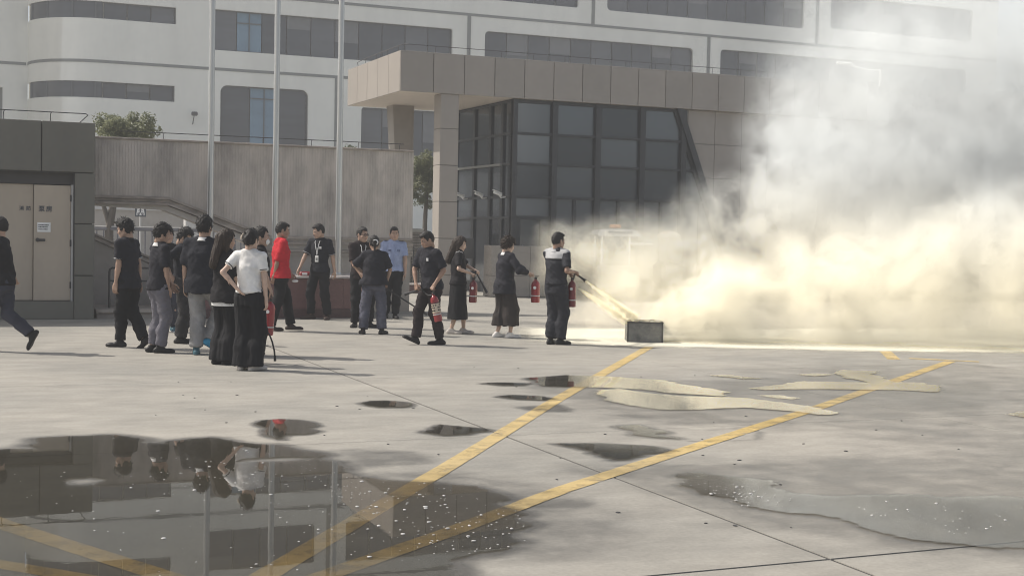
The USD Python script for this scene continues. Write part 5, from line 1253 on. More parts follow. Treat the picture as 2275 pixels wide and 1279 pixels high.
    if cuff:
        for c_, dn in cuffs:
            u_ = np.cross(dn, [0.3, 0.2, 1]); u_ /= np.linalg.norm(u_); v_ = np.cross(dn, u_)
            rr_ = 0.0635 * s * bag * fm
            obj('cuff_stripe', tube([c_ + rr_ * (math.cos(t) * u_ + math.sin(t) * v_) for t in np.linspace(0, 2 * math.pi, 21)], 0.006, 6, cap=False), cuff, shirt)
    if hemcol:
        H_ = Field(lo, hi, 0.0115)
        H_.loft([(hz - 0.05, 0.178 * s * bag * waist, 0.130 * s * bag * waist), (hz + 0.03, 0.172 * s * bag * waist, 0.126 * s * bag * waist)], axis, fw, k=0)
        H_.plane((0, 0, hz - 0.045), (0, 0, -1)); H_.plane((0, 0, hz + 0.012), (0, 0, 1))
        obj('hem', H_.mesh(), hemcol, shirt, smooth=30)
    if collar:
        cm = collar[0] if isinstance(collar, tuple) else collar
        nk = ax3(1.45 * s) + W(-0.01, 0, 1.452 * s)
        ring = []
        for t in np.linspace(0.35, 2 * math.pi - 0.35, 22):
            dropz = -0.030 * (0.5 + 0.5 * math.cos(t))
            ring.append(nk + W(0.066 * s * math.cos(t), 0.070 * s * math.sin(t), dropz * s))
        ring = np.array(ring); out = ring - nk; out[:, 2] = 0; out /= np.linalg.norm(out, axis=1, keepdims=True)
        A, B, C_ = ring + out * 0.006 + [0, 0, 0.022], ring + out * 0.028 * s + [0, 0, -0.022], ring - [0, 0, 0.03]
        v = np.vstack([A, B, C_]); n = len(ring); f = []
        for i in range(n - 1):
            f += [[i, i + 1, n + i + 1], [i, n + i + 1, n + i], [i, 2 * n + i + 1, i + 1], [i, 2 * n + i, 2 * n + i + 1], [n + i, n + i + 1, 2 * n + i + 1], [n + i, 2 * n + i + 1, 2 * n + i]]
        obj('collar', trimesh.Trimesh(v, np.array(f), process=False), cm, shirt, smooth=40)
    # ---- shoes
    for k in 'LR':
        an, fd, uv = toe[k]
        Q = Field(an - 0.3, an + 0.3, 0.0075)
        b0 = an - uv * 0.085 * s
        sd = np.cross(uv, fd)
        R3 = np.array([fd, sd, uv])
        Q.ell(b0 - fd * 0.035 * s + uv * 0.030 * s, (0.062 * s, 0.040 * s, 0.048 * s), R=R3, k=0)
        Q.ell(b0 + fd * 0.115 * s + uv * 0.022 * s, (0.082 * s, 0.050 * s, 0.040 * s), R=R3, k=0.03)
        Q.cone(b0 + fd * 0.03 * s + uv * 0.045 * s, b0 + uv * 0.085 * s - fd * 0.01, 0.042 * s, 0.040 * s, k=0.03)
        Q.plane(b0 + uv * 0.004, -uv)
        Q.plane(b0 + uv * 0.10 * s, uv)
        shm = Q.mesh()
        sho_ = obj('shoe', shm, CLOTH[shoes if isinstance(shoes, str) else shoes[k == 'R']], T, smooth=35)
        if sole is not None:
            P_ = Field(an - 0.3, an + 0.3, 0.0075)
            P_.ell(b0 - fd * 0.035 * s + uv * 0.018 * s, (0.068 * s, 0.045 * s, 0.05 * s), R=R3, k=0)
            P_.ell(b0 + fd * 0.115 * s + uv * 0.018 * s, (0.088 * s, 0.056 * s, 0.05 * s), R=R3, k=0.03)
            P_.plane(b0, -uv); P_.plane(b0 + uv * 0.022, uv)
            obj('sole', P_.mesh(), sole, sho_)
    PEOPLE[name] = dict(T=T, shirt=shirt, W=W, ax=ax3, s=s, wrist=wrist, elbow=elbow, grip=grip, sho=sho, Rh=Rh, hc=hc, Th=Th, pos=np.array(pos), fw=fw, lf=lf)
    return PEOPLE[name]

def to_world(P, q):
    q = np.asarray(q, float)
    return np.array([P['pos'][0] + AX_R[0] * q[0] + AX_A[0] * q[1], P['pos'][1] + AX_R[1] * q[0] + AX_A[1] * q[1], q[2]])

cloth('navy', (0.022, 0.022, 0.028)); cloth('navy_b', (0.016, 0.017, 0.023)); cloth('black_top', (0.016, 0.015, 0.017)); cloth('black', (0.014, 0.014, 0.016)); cloth('charcoal', (0.034, 0.033, 0.034))
cloth('maroon_black', (0.026, 0.020, 0.021)); cloth('grey_slacks', (0.135, 0.130, 0.150)); cloth('light_jeans', (0.235, 0.235, 0.235), tint=(0.33, 0.33, 0.33), tv=0.5)
cloth('jeans', (0.075, 0.078, 0.105), tint=(0.17, 0.17, 0.20), tv=0.6); cloth('red', (0.46, 0.022, 0.032)); cloth('white', (0.70, 0.69, 0.67)); cloth('officer_blue', (0.26, 0.31, 0.46))
cloth('brown_dark', (0.036, 0.030, 0.028)); cloth('coverall', (0.024, 0.025, 0.031), 0.75); cloth('reflect_grey', (0.40, 0.40, 0.40), 0.5); cloth('shoe_black', (0.020, 0.019, 0.019), 0.45); cloth('shoe_white', (0.68, 0.66, 0.63), 0.6)
cloth('shoe_blue', (0.05, 0.30, 0.50), 0.5); cloth('shoe_teal', (0.06, 0.13, 0.16), 0.5); cloth('sandal', (0.50, 0.46, 0.42), 0.6); cloth('dark_jeans', (0.045, 0.047, 0.062)); cloth('shoe_brown', (0.05, 0.035, 0.03), 0.5)
Cw, Cb = CLOTH['white'], CLOTH['black_top']
def P_(r, a, z=0.0): return (r, a, z)

# far left walker, mostly out of the frame
person('w1', 'person in black walking out of the yard past the cream doors, trailing foot raised', (0.76, 18.87), 1.76, -92, lean=(-0.05, 0), feet={'L': (-0.36, 0.06, 0.0, -92, 0), 'R': (0.37, -0.05, 0.15, -88, 62)}, top='black_top', hem=0.86, sleeve=1.85, bottom='dark_jeans', legs='straight', shoes='shoe_black', hands={'L': (0.12, 0.2, 0.83), 'R': (-0.18, -0.2, 0.84)}, seed=2)
# walker in navy, second from the left
person('w2', 'person in navy polo walking with bowed head, nearest the pump house corner', (2.39, 19.20), 1.78, -72, turn=-84, pitch=18, lean=(-0.02, -0.02), feet={'L': (-0.13, 0.05, 0.0, -86, 0), 'R': (0.225, -0.02, 0.035, -80, 38)}, cuff=CLOTH['reflect_grey'], hands={'L': (-0.135, -0.16, 0.82, 1.0, -0.3, 0), 'R': (0.10, 0.20, 0.88, 1, 0.4, 0)}, top='navy', hem=0.80, sleeve=0.72, bottom='black', legs='straight', shoes='shoe_black', hairstyle='mop', seed=3, collar=Cb)
# behind the two: dark figure seen between others
person('w4b', 'person in dark clothes standing farthest back between the grey slacks and the tall person', (3.34, 22.01), 1.66, 150, top='black_top', bottom='dark_jeans', legs='slim', shoes='shoe_teal', hairstyle='mop', seed=4, sole=CLOTH['shoe_white'])
# grey slacks
person('w3', 'person in black polo and crumpled grey slacks, looking right, arm hanging', (2.67, 18.38), 1.72, 50, turn=66, pitch=14, lean=(0.02, 0.01), feet={'L': (-0.085, 0.06, 0, 60, 0), 'R': (0.05, -0.05, 0, 72, 0)}, hands={'R': (0.16, -0.06, 0.76, -0.6, -0.6, 0), 'L': (0.18, 0.16, 0.82)}, top='navy', hem=0.845, sleeve=0.82, bottom='grey_slacks', legs='straight', shoes='shoe_black', hairstyle='mop', seed=5, collar=(Cw,), bag=1.0)
person('w4', 'person in dark shirt, in profile with bowed head, left of the tallest person', (3.22, 19.83), 1.68, 88, pitch=28, lean=(0.0, 0.02), feet={'L': (-0.03, 0.09, 0, 90, 0), 'R': (0.0, -0.08, 0, 88, 0)}, hands={'R': (-0.12, -0.15, 0.98, -1, -0.3, 0), 'L': (0.14, 0.14, 0.95)}, top='navy_b', hem=0.93, sleeve=0.8, bottom='charcoal', legs='loose', shoes='shoe_black', hairstyle='mop', seed=6, collar=Cb)
# tall man
person('w5', 'tallest person, in loose navy shirt and pale grey jeans, back turned', (3.19, 17.95), 1.82, 8, turn=14, pitch=6, feet={'L': (-0.085, 0.02, 0, -12, 0), 'R': (0.07, 0.10, 0.10, 50, 30)}, hands={'L': (-0.255, 0.04, 0.84, -1, -0.4, 0), 'R': (0.24, 0.06, 0.86)}, top='navy_b', hem=0.775, sleeve=0.97, bottom='light_jeans', legs='loose', shoes=('shoe_teal', 'shoe_blue'), hairstyle='mop', seed=7, collar=Cw, bag=1.20, width=1.16, waist=1.05)
# long haired woman behind the white shirt
person('w6', 'person with long loose dark hair, black top with white hem, beside white t-shirt', (3.22, 16.65), 1.66, 40, turn=58, pitch=10, female=True, feet={'L': (-0.08, 0.03, 0, 40, 0), 'R': (0.06, -0.03, 0, 45, 0)}, hands={'L': (0.05, 0.3, 0.95), 'R': (0.18, 0.1, 0.9)}, top='black_top', hem=0.80, sleeve=0.9, bottom='black', legs='wide', hairstyle='long', hair=HAIRB, shoes='shoe_black', seed=8, bag=1.08, hemcol=Cw)
# white t-shirt
p7 = person('w7', 'person in white t-shirt and long black wide trousers, hand on hip', (3.37, 15.90), 1.67, 12, turn=24, pitch=10, female=True, feet={'L': (-0.08, 0.0, 0, 10, 0), 'R': (0.075, -0.02, 0, 40, 0)}, hands={'L': (-0.135, -0.10, 0.985, -1, -0.25, 0.25), 'R': (0.215, -0.03, 0.76, 0.3, -0.8, 0)}, top='white', hem=0.955, sleeve=0.60, bottom='black', legs='wide', hairstyle='bun', shoes='sandal', seed=9, tone=TONE_L, pose=('open', 'relaxed'), grip_up={'L': (1, 0.3, 0)}, width=1.05, cuff=CLOTH['charcoal'])
q = ico((0, 0, 0), 0.02, 2, (1.8, 0.7, 0.5))
cl = tube([(-0.062, -0.02, 0.075), (-0.085, -0.05, 0.055), (-0.095, -0.07, 0.02), (-0.085, -0.08, -0.015)], [0.008, 0.013, 0.012, 0.007], 8); cl.apply_transform(p7['Th'])
obj('hair_claw', cl, M['beige'], p7['T'], smooth=True)
obj('pocket_trim', tube([p7['W'](-0.118, -0.03, 0.915), p7['W'](-0.119, 0.04, 0.908)], 0.005, 6), CLOTH['reflect_grey'], p7['T'])
# masked person behind her, carrying an extinguisher
p7b = person('w7b', 'person in black with a white face mask holding a red extinguisher behind the white shirt', (3.90, 17.69), 1.70, 78, turn=86, pitch=6, female=True, feet={'L': (-0.14, 0.08, 0, 80, 0), 'R': (-0.13, -0.06, 0, 80, 0)}, hands={'R': (0.17, -0.14, 0.84, -0.7, -0.6, 0), 'L': (0.02, 0.2, 0.85)}, top='black_top', hem=0.86, sleeve=0.62, bottom='black', legs='straight', hairstyle='bun', shoes='shoe_black', seed=10, pose=('relaxed', 'grip'), lean=(-0.02, 0))
mk = trimesh.creation.icosphere(3, 1.0); mk.apply_scale((0.062, 0.05, 0.05)); mk = mk.slice_plane((0, 0.01, 0), (0, 1, 0), cap=True); mk.apply_translation((0, 0.062, -0.058)); mk.apply_transform(p7b['Th'])
obj('face_mask', mk, CLOTH['white'], p7b['T'], smooth=True)
# red shirt
p8 = person('w8', 'person in bright red polo shirt and black trousers, looking right', (5.17, 21.96), 1.79, 66, turn=74, pitch=8, lean=(0.0, 0.0), feet={'L': (0.17, 0.12, 0, 84, 0), 'R': (-0.13, -0.06, 0, 80, 0)}, hands={'R': (-0.115, -0.13, 0.79, -1, -0.5, 0), 'L': (0.20, 0.16, 0.80, 0.4, 0.6, 0)}, top='red', hem=0.845, sleeve=1.02, bottom='black', legs='straight', shoes='shoe_brown', hairstyle='crop', seed=11, tone=TONE_D, collar=CLOTH['red'], bag=1.10, width=1.05, sole=None)
obj('collar_stripe', tube([p8['ax'](1.47 * p8['s']) + p8['W'](0.066 * math.cos(t), 0.078 * math.sin(t), 1.485 * p8['s'] - 0.02 * (1 + math.cos(t))) for t in np.linspace(0.5, 5.8, 14)], 0.004, 5), CLOTH['white'], p8['T'])
pp = thing('paper_slip', 'crumpled white paper in the hand of the red shirt', 'paper', to_world(p8, p8['grip']['L']))
obj('sheet', ico((0.03, -0.03, -0.03), 0.035, 1, (1.6, 0.5, 0.7)), M['white_paint'], pp)
# lanyard man
p9 = person('w9', 'person in navy polo with a white lanyard and badge, legs apart before the red podium', (6.58, 24.77), 1.79, -158, turn=-118, pitch=14, feet={'R': (-0.16, 0.02, 0, -105, 0), 'L': (0.17, -0.05, 0, -175, 0)}, hands={'R': (-0.375, -0.12, 0.93, -0.3, 1, -0.2), 'L': (0.29, -0.02, 0.86, 1, 0.6, 0)}, top='navy_b', hem=0.86, sleeve=0.80, bottom='black', legs='straight', shoes='shoe_brown', cuff=CLOTH['reflect_grey'], hairstyle='crop', seed=12, collar=Cb, width=1.06)
def lany(P, drop, lat=0.0, badge=True, w=0.0065):
    s_ = P['s']; ax = P['ax']; W = P['W']
    front = lambda l, u, d: ax(u * s_) + W(d * s_, l * s_, u * s_)
    ptsL = [front(0.05, 1.47, 0.02), front(0.045, 1.40, 0.105), front(0.02 + lat, 1.28, 0.142), front(lat, drop, 0.145)]
    ptsR = [front(-0.05, 1.47, 0.02), front(-0.045, 1.40, 0.105), front(-0.02 + lat, 1.28, 0.142), front(lat, drop, 0.145)]
    lk = obj('lanyard', cat_([tube(ptsL, w, 6), tube(ptsR, w, 6)]), CLOTH['white'], P['T'])
    if badge:
        c = front(lat, drop - 0.07, 0.150)
        b = bbx(-0.036, 0.036, -0.004, 0.004, -0.06, 0.06, 0.003)
        ang = math.atan2(P['fw'][1], P['fw'][0]) - math.pi / 2
        b.apply_transform(trimesh.transformations.rotation_matrix(ang, [0, 0, 1])); b.apply_translation(c)
        bb = obj('badge', b, M['white_paint'], lk)
        b2 = bbx(-0.022, 0.022, 0.0045, 0.006, -0.03, 0.02, 0.001); b2.apply_transform(trimesh.transformations.rotation_matrix(ang, [0, 0, 1])); b2.apply_translation(c)
        obj('badge_photo', b2, M['band_grey'], bb)
lany(p9, 1.17, 0.02)
def chest_mark(P, lat, u, w=0.03, m=None):
    s_ = P['s']; c = P['ax'](u * s_) + P['W'](0.128 * s_, lat * s_, u * s_)
    b = bbx(-w, w, -0.006, 0.008, -w * 0.7, w * 0.7, 0.002)
    ang = math.atan2(P['fw'][1], P['fw'][0]) - math.pi / 2 - lat * 3.0
    b.apply_transform(trimesh.transformations.rotation_matrix(ang, [0, 0, 1])); b.apply_translation(c)
    obj('chest_badge', b, m or CLOTH['reflect_grey'], P['T'])
chest_mark(p9, 0.08, 1.30)
# man with glasses
p10 = person('w10', 'person with glasses in dark polo standing face on behind the ponytail', (6.74, 22.61), 1.74, 150, turn=130, pitch=6, feet={'R': (-0.09, 0.0, 0, -170, 0), 'L': (0.16, 0.03, 0, 110, 0)}, hands={'R': (0.02, -0.22, 0.94, -1, 0.1, -0.2), 'L': (0.2, -0.1, 0.9)}, top='maroon_black', hem=0.84, sleeve=0.9, bottom='black', legs='straight', shoes='shoe_black', hairstyle='crop', seed=13, collar=Cw, width=1.02)
gl = cat_([tube([(x + 0.021 * math.cos(t), 0.101, 0.004 + 0.016 * math.sin(t)) for t in np.linspace(0, 2 * math.pi, 13)], 0.0035, 5) for x in (-0.031, 0.031)] + [tube([(-0.012, 0.103, 0.006), (0.012, 0.103, 0.006)], 0.003, 5)] + [tube([(q * 0.052, 0.098, 0.008), (q * 0.080, 0.0, 0.004)], 0.0035, 5) for q in (-1, 1)])
gl.apply_transform(p10['Th']); obj('spectacles', gl, M['black'], p10['T'])
lany(p10, 1.15, -0.02, badge=False)
# ponytail
p11 = person('w11', 'person with ponytail and faded blue jeans, back turned, holding a hose wand', (6.51, 21.09), 1.60, -4, turn=-10, pitch=8, female=True, feet={'L': (-0.165, 0.0, 0, -20, 0), 'R': (0.145, 0.0, 0, 24, 0)}, hands={'L': (-0.17, 0.16, 0.98, -1, 0, -0.3), 'R': (0.20, 0.10, 0.84, 1, 0.1, 0.1)}, top='navy', hem=0.87, sleeve=0.86, bottom='jeans', legs='loose', hairstyle='tail', shoes='shoe_black', seed=14, bag=1.18, width=1.16, waist=1.14, pose=('relaxed', 'grip'))
sc_ = trimesh.creation.torus(0.036, 0.014); sc_.apply_transform(trimesh.transformations.rotation_matrix(math.pi / 2, [1, 0, 0])); sc_.apply_translation((0.012, -0.115, 0.0)); sc_.apply_transform(p11['Th'])
obj('hair_tie', sc_, CLOTH['white'], p11['T'], smooth=True)
# officer
cloth('officer_dark', (0.13, 0.16, 0.26))
p12 = person('w12', 'guard in light blue uniform shirt and dark trousers, facing the yard', (8.08, 24.90), 1.76, 172, turn=166, pitch=2, feet={'L': (0.05, -0.05, 0, 160, 0), 'R': (-0.14, 0.02, 0, -165, 0)}, hands={'L': (0.235, -0.05, 0.83, 1, 0.4, 0), 'R': (-0.24, -0.08, 0.85)}, top='officer_blue', hem=0.895, sleeve=0.72, bottom='black', legs='straight', shoes='shoe_black', hairstyle='crop', seed=15, collar=CLOTH['officer_blue'], width=1.06, bag=1.06)
s_ = p12['s']
for q in (-1, 1):
    e = bbx(-0.05, 0.05, -0.025, 0.025, 0, 0.012, 0.004); e.apply_translation(p12['ax'](1.46 * s_) + p12['W'](-0.005, q * 0.135 * s_, 1.468 * s_)); obj('epaulette', e, CLOTH['navy'], p12['T'])
    chest_mark(p12, q * 0.085, 1.29, 0.030, CLOTH['officer_dark'])
obj('button_strip', tube([p12['ax'](u * s_) + p12['W'](d * s_, 0, u * s_) for u, d in ((1.42, 0.098), (1.3, 0.140), (1.14, 0.136), (1.0, 0.131), (0.91, 0.137))], 0.008, 6), CLOTH['officer_blue'], p12['T'])
obj('belt', tube([p12['W'](0.135 * math.cos(t) * s_, 0.172 * math.sin(t) * s_, 0.905 * s_) for t in np.linspace(0, 2 * math.pi, 25)], 0.014, 6), CLOTH['shoe_black'], p12['T'])
# walking man with extinguisher
p13 = person('w13', 'person in navy polo striding with a cream labelled extinguisher in hand', (6.78, 19.02), 1.70, -135, turn=-118, pitch=24, lean=(-0.05, -0.03), feet={'L': (0.135, -0.02, 0, -108, 0), 'R': (-0.225, -0.06, 0.02, -102, -24)}, hands={'R': (-0.235, -0.06, 0.905, -0.8, 0.6, 0.1), 'L': (0.055, -0.19, 0.915, 1, 0.2, 0.0)}, top='navy', hem=0.85, sleeve=0.84, bottom='maroon_black', legs='straight', shoes='shoe_black', hairstyle='crop', seed=16, tone=TONE_D, collar=Cw, width=1.05, bag=1.05, pose=('grip', 'grip'))
chest_mark(p13, 0.095, 1.29, 0.034)
# long haired woman in black dress
p14 = person('w14', 'person with long hair and calf length black dress, pointing a nozzle down', (7.95, 21.00), 1.62, 84, turn=98, pitch=16, female=True, feet={'R': (-0.10, -0.05, 0, 98, 0), 'L': (0.10, 0.05, 0, 96, 0)}, hands={'R': (0.205, -0.16, 1.02, -0.6, -0.7, -0.3), 'L': (0.28, 0.08, 1.06, 0, 1, -0.4)}, top='black_top', hem=0.88, sleeve=0.80, bottom='black', legs='dress', hairstyle='long', hair=HAIRB, shoes='sandal', seed=17, tone=TONE_L, pose=('grip', 'grip'), bag=1.05)
for q in (-0.012, 0.012):
    obj('shoulder_stripe', tube([p14['sho']['R'] + p14['W'](-0.06 + i * 0.03, q, 0.062 - 0.012 * abs(i - 2)) for i in range(5)], 0.004, 5), CLOTH['white'], p14['T'])
# curly woman
p15 = person('w15', 'person with curly hair, calf length trousers and white sneakers', (8.40, 20.07), 1.62, 58, turn=72, pitch=16, female=True, lean=(0.02, 0), feet={'L': (-0.10, 0.05, 0, 62, 0), 'R': (0.11, -0.02, 0, 74, 0)}, hands={'R': (0.40, -0.05, 1.06, -0.2, -0.8, -0.5), 'L': (0.42, 0.14, 1.04, 0, 0.8, -0.5)}, top='navy', hem=0.76, sleeve=1.75, bottom='brown_dark', legs='culotte', hairstyle='curly', hair=HAIRB, shoes='shoe_white', sole=M['pale_grey'], seed=18, tone=TONE_L, bag=1.2, width=1.08, pose=('grip', 'grip'), collar=Cw)
# coverall man
p16 = person('w16', 'person in dark coveralls with pale shoulders, spraying an extinguisher', (8.69, 18.71), 1.71, 38, turn=52, pitch=4, feet={'L': (-0.07, 0.03, 0, 30, 0), 'R': (0.08, -0.02, 0, 62, 0)}, hands={'R': (0.27, -0.02, 1.12, -0.3, -1, -0.7), 'L': (0.17, 0.14, 1.10, -0.4, 0.8, -0.6)}, top='coverall', hem=0.93, sleeve=0.80, bottom='coverall', legs='loose', hairstyle='crop', shoes='shoe_black', seed=19, tone=TONE_D, bag=1.08, width=1.06, collar=CLOTH['reflect_grey'], pose=('grip', 'grip'))
Y_ = Field((-0.4, -0.4, 1.2), (0.4, 0.4, 1.6), 0.0105); s_ = p16['s']
Y_.loft([(1.25 * s_, 0.197 * s_, 0.142 * s_), (1.33 * s_, 0.196 * s_, 0.139 * s_), (1.40 * s_, 0.176 * s_, 0.112 * s_), (1.465 * s_, 0.080 * s_, 0.070 * s_)], lambda z: (np.asarray(z) * 0, np.asarray(z) * 0), p16['fw'], k=0)
for k, q in (('L', 1), ('R', -1)):
    Y_.cone(p16['W'](0, q * 0.07, 1.44 * s_), p16['sho'][k] + np.array([0, 0, 0.012]), 0.060 * s_, 0.060 * s_, k=0.05)
Y_.plane((0, 0, 1.325 * s_), (0, 0, -1))
obj('shoulder_yoke', soften(Y_.mesh(), 0.004, (14, 14, 8), 4), CLOTH['reflect_grey'], p16['T'], smooth=True)
obj('back_seam', tube([p16['W'](-0.12 * s_, 0, 1.3 * s_), p16['W'](-0.125 * s_, 0, 0.95 * s_)], 0.004, 5), CLOTH['black'], p16['T'])

# ---------------------------------------------------------------- extinguishers and hoses
def extinguisher(label, top, bottom, R=0.062, material=None, band='white', nozzle=None, papers=False):
    """A red cylinder hanging from 'top' (the handle) towards 'bottom'."""
    top, bottom = np.array(top, float), np.array(bottom, float)
    t = thing('fire_extinguisher', label, 'fire extinguisher', top)
    d = bottom - top; L = np.linalg.norm(d); d /= L
    T_ = np.eye(4); T_[:3, :3] = rot_to([0, 0, -1], d)[:3, :3]
    body = lathe([(0, -L), (R * 0.9, -L), (R, -L + 0.012), (R, -0.16), (R * 0.86, -0.115), (R * 0.5, -0.09), (0.02, -0.078), (0.02, -0.05), (0, -0.05)], 24)
    body.apply_transform(T_); b = obj('cylinder', body, material or M['ext_red'], t, smooth=40)
    v = cat_([bbx(-0.016, 0.016, -0.022, 0.022, -0.07, -0.03, 0.004), bbx(-0.012, 0.012, -0.085, 0.02, -0.035, -0.026, 0.003), bbx(-0.012, 0.012, -0.10, 0.02, -0.008, 0.001, 0.003)]); v.apply_transform(T_)
    obj('valve_handle', v, M['dark_metal'], t)
    ringm = lathe([(R + 0.001, -L + 0.10), (R + 0.003, -L + 0.10), (R + 0.003, -L + 0.118), (R + 0.001, -L + 0.118)], 24); ringm.apply_transform(T_)
    obj('strap', ringm, M['pale_grey'], t, smooth=40)
    if papers:
        a = np.linspace(0, 2 * math.pi, 25); vs, fs = [], []
        for z in (-L + 0.13, -0.20):
            vs += [((R + 0.002) * math.cos(q), (R + 0.002) * math.sin(q), z) for q in a]
        n = len(a)
        for i in range(n - 1): fs += [[i, i + 1, n + i + 1], [i, n + i + 1, n + i]]
        lb = trimesh.Trimesh(np.array(vs), np.array(fs), process=False); lb.apply_transform(T_)
        lo_ = obj('label', lb, M['beige'], t, smooth=True)
        blocks = []
        for qa in np.arange(0, 2 * math.pi, 0.5):
            for zz_, w_, h_ in ((-L + 0.17, 0.012, 0.02), (-L + 0.21, 0.014, 0.014), (-L + 0.245, 0.010, 0.02), (-L + 0.28, 0.014, 0.012)):
                if RNG.random() < 0.25: continue
                k = bbx(R + 0.002, R + 0.0035, -w_, w_, zz_ - h_ / 2, zz_ + h_ / 2, 0.0005); k.apply_transform(trimesh.transformations.rotation_matrix(qa, [0, 0, 1])); blocks.append(k)
        k = cat_(blocks); k.apply_transform(T_); obj('label_print', k, M['black'], lo_)
    else:
        e = trimesh.creation.cylinder(R * 0.36, 0.004, sections=16); e.apply_transform(trimesh.transformations.rotation_matrix(math.pi / 2, [0, 1, 0]))
        for qa in (-0.6 - math.pi / 2, 1.2, 2.6):
            k = e.copy(); k.apply_translation((R + 0.001, 0, -0.20)); k.apply_transform(trimesh.transformations.rotation_matrix(qa, [0, 0, 1])); k.apply_transform(T_); obj('round_label', k, M['white_paint'], t)
    if nozzle is not None:
        n0, n1 = np.array(nozzle[0]) - top, np.array(nozzle[1]) - top
        st = d * 0.06
        mid = 0.5 * (st + n0) + np.array([0, 0, -0.10])
        tt = np.linspace(0, 1, 12)[:, None]
        obj('hose', tube((1 - tt) ** 2 * st + 2 * tt * (1 - tt) * mid + tt ** 2 * n0, 0.011, 8), M['rubber'], t, smooth=40)
        obj('nozzle', tube([n0, n0 + 0.55 * (n1 - n0), n1], [0.014, 0.015, 0.024], 10), M['dark_metal'], t, smooth=40)
    return t
g = to_world(p7b, p7b['grip']['R'])
extinguisher('red fire extinguisher hanging beside the black wide trousers of the white shirt', g + [0, 0, 0.01], g + np.array([-0.03, 0.02, -0.50]), 0.068, M['ext_red'])
g = to_world(p13, p13['grip']['L']); gr = to_world(p13, p13['grip']['R'])
dirn = np.array([-AX_R[0], -AX_R[1], 0])
extinguisher('fire extinguisher with a printed cream label, held by the striding person', g, g + np.array([*(AX_R * 0.10), -0.46]), 0.062, M['ext_red'], papers=True, nozzle=(gr - dirn * 0.06 + np.array([0, 0, 0.02]), gr + dirn * 0.20 - np.array([0, 0, 0.07])))
g = to_world(p14, p14['grip']['R']); gl_ = to_world(p14, p14['grip']['L'])
extinguisher('dark red fire extinguisher held by the person in the black dress', g, g + np.array([*(AX_R * -0.01), -0.44]), 0.066, M['ext_dark_red'], nozzle=(gl_ - np.array([*(AX_R * 0.04), -0.04]), gl_ + np.array([*(AX_R * 0.16), -0.32])))
g = to_world(p15, p15['grip']['R']) + np.array([*(AX_R * 0.05), 0])
extinguisher('red fire extinguisher held out by the curly haired person', g, g + np.array([*(AX_R * 0.0), -0.44]), 0.072, M['ext_red'])
g = to_world(p16, p16['grip']['L']) + np.array([*(AX_R * 0.0 - AX_A * 0.06), 0]); gl_ = to_world(p16, p16['grip']['R'])
extinguisher('dark red fire extinguisher held by the spraying person in coveralls', g + np.array([0, 0, 0.01]), g + np.array([*(AX_R * 0.0), -0.47]), 0.064, M['ext_dark_red'], nozzle=(gl_ - np.array([*(AX_R * 0.03), -0.02]), gl_ + np.array([*(AX_R * 0.14), -0.10])))
NOZZLE = gl_ + np.array([*(AX_R * 0.14), -0.10])
wd = to_world(p11, p11['grip']['R'])
wand = thing('hose_wand', 'long dark hose wand held by the ponytail, slanting down to the right', 'hose', wd)
e1 = np.array([*(AX_R * 0.66 - AX_A * 0.05), -0.40])
obj('tube', tube([-0.15 * e1, 0.5 * e1, e1], 0.012, 8), M['rubber'], wand, smooth=40)
obj('tip', tube([0.93 * e1, e1 * 1.06], [0.02, 0.024], 8), M['dark_metal'], wand)
# extinguisher standing behind the wide trousers, its hose bowed out to the right
b0 = np.array([3.63, 16.72, 0.0])
sx = extinguisher('red fire extinguisher standing on the ground, hidden behind the wide black trousers', b0 + [0, 0, 0.50], b0, 0.066, M['ext_red'])
hp_ = b0 + [0, 0, 0.44]
def loc(r, u, a=0.0): return np.array([*(AX_R * r + AX_A * a), u]) - np.array([0, 0, 0.50])
obj('hose', tube([loc(0.0, 0.46), loc(0.06, 0.465), loc(0.125, 0.43), loc(0.175, 0.36), loc(0.21, 0.27), loc(0.235, 0.17), loc(0.245, 0.09), loc(0.248, 0.04)], 0.011, 8), M['rubber'], sx, smooth=40)
obj('nozzle', tube([loc(0.245, 0.10), loc(0.248, 0.03)], [0.014, 0.017], 8), M['rubber'], sx, smooth=40)
# ---------------------------------------------------------------- smoke, powder jets and haze
def near(px, depth, up):
    """A point px metres right of the viewing axis at a depth along the yard, in world metres."""
    return np.array([AX_R[0] * px + AX_A[0] * depth, AX_R[1] * px + AX_A[1] * depth, up])
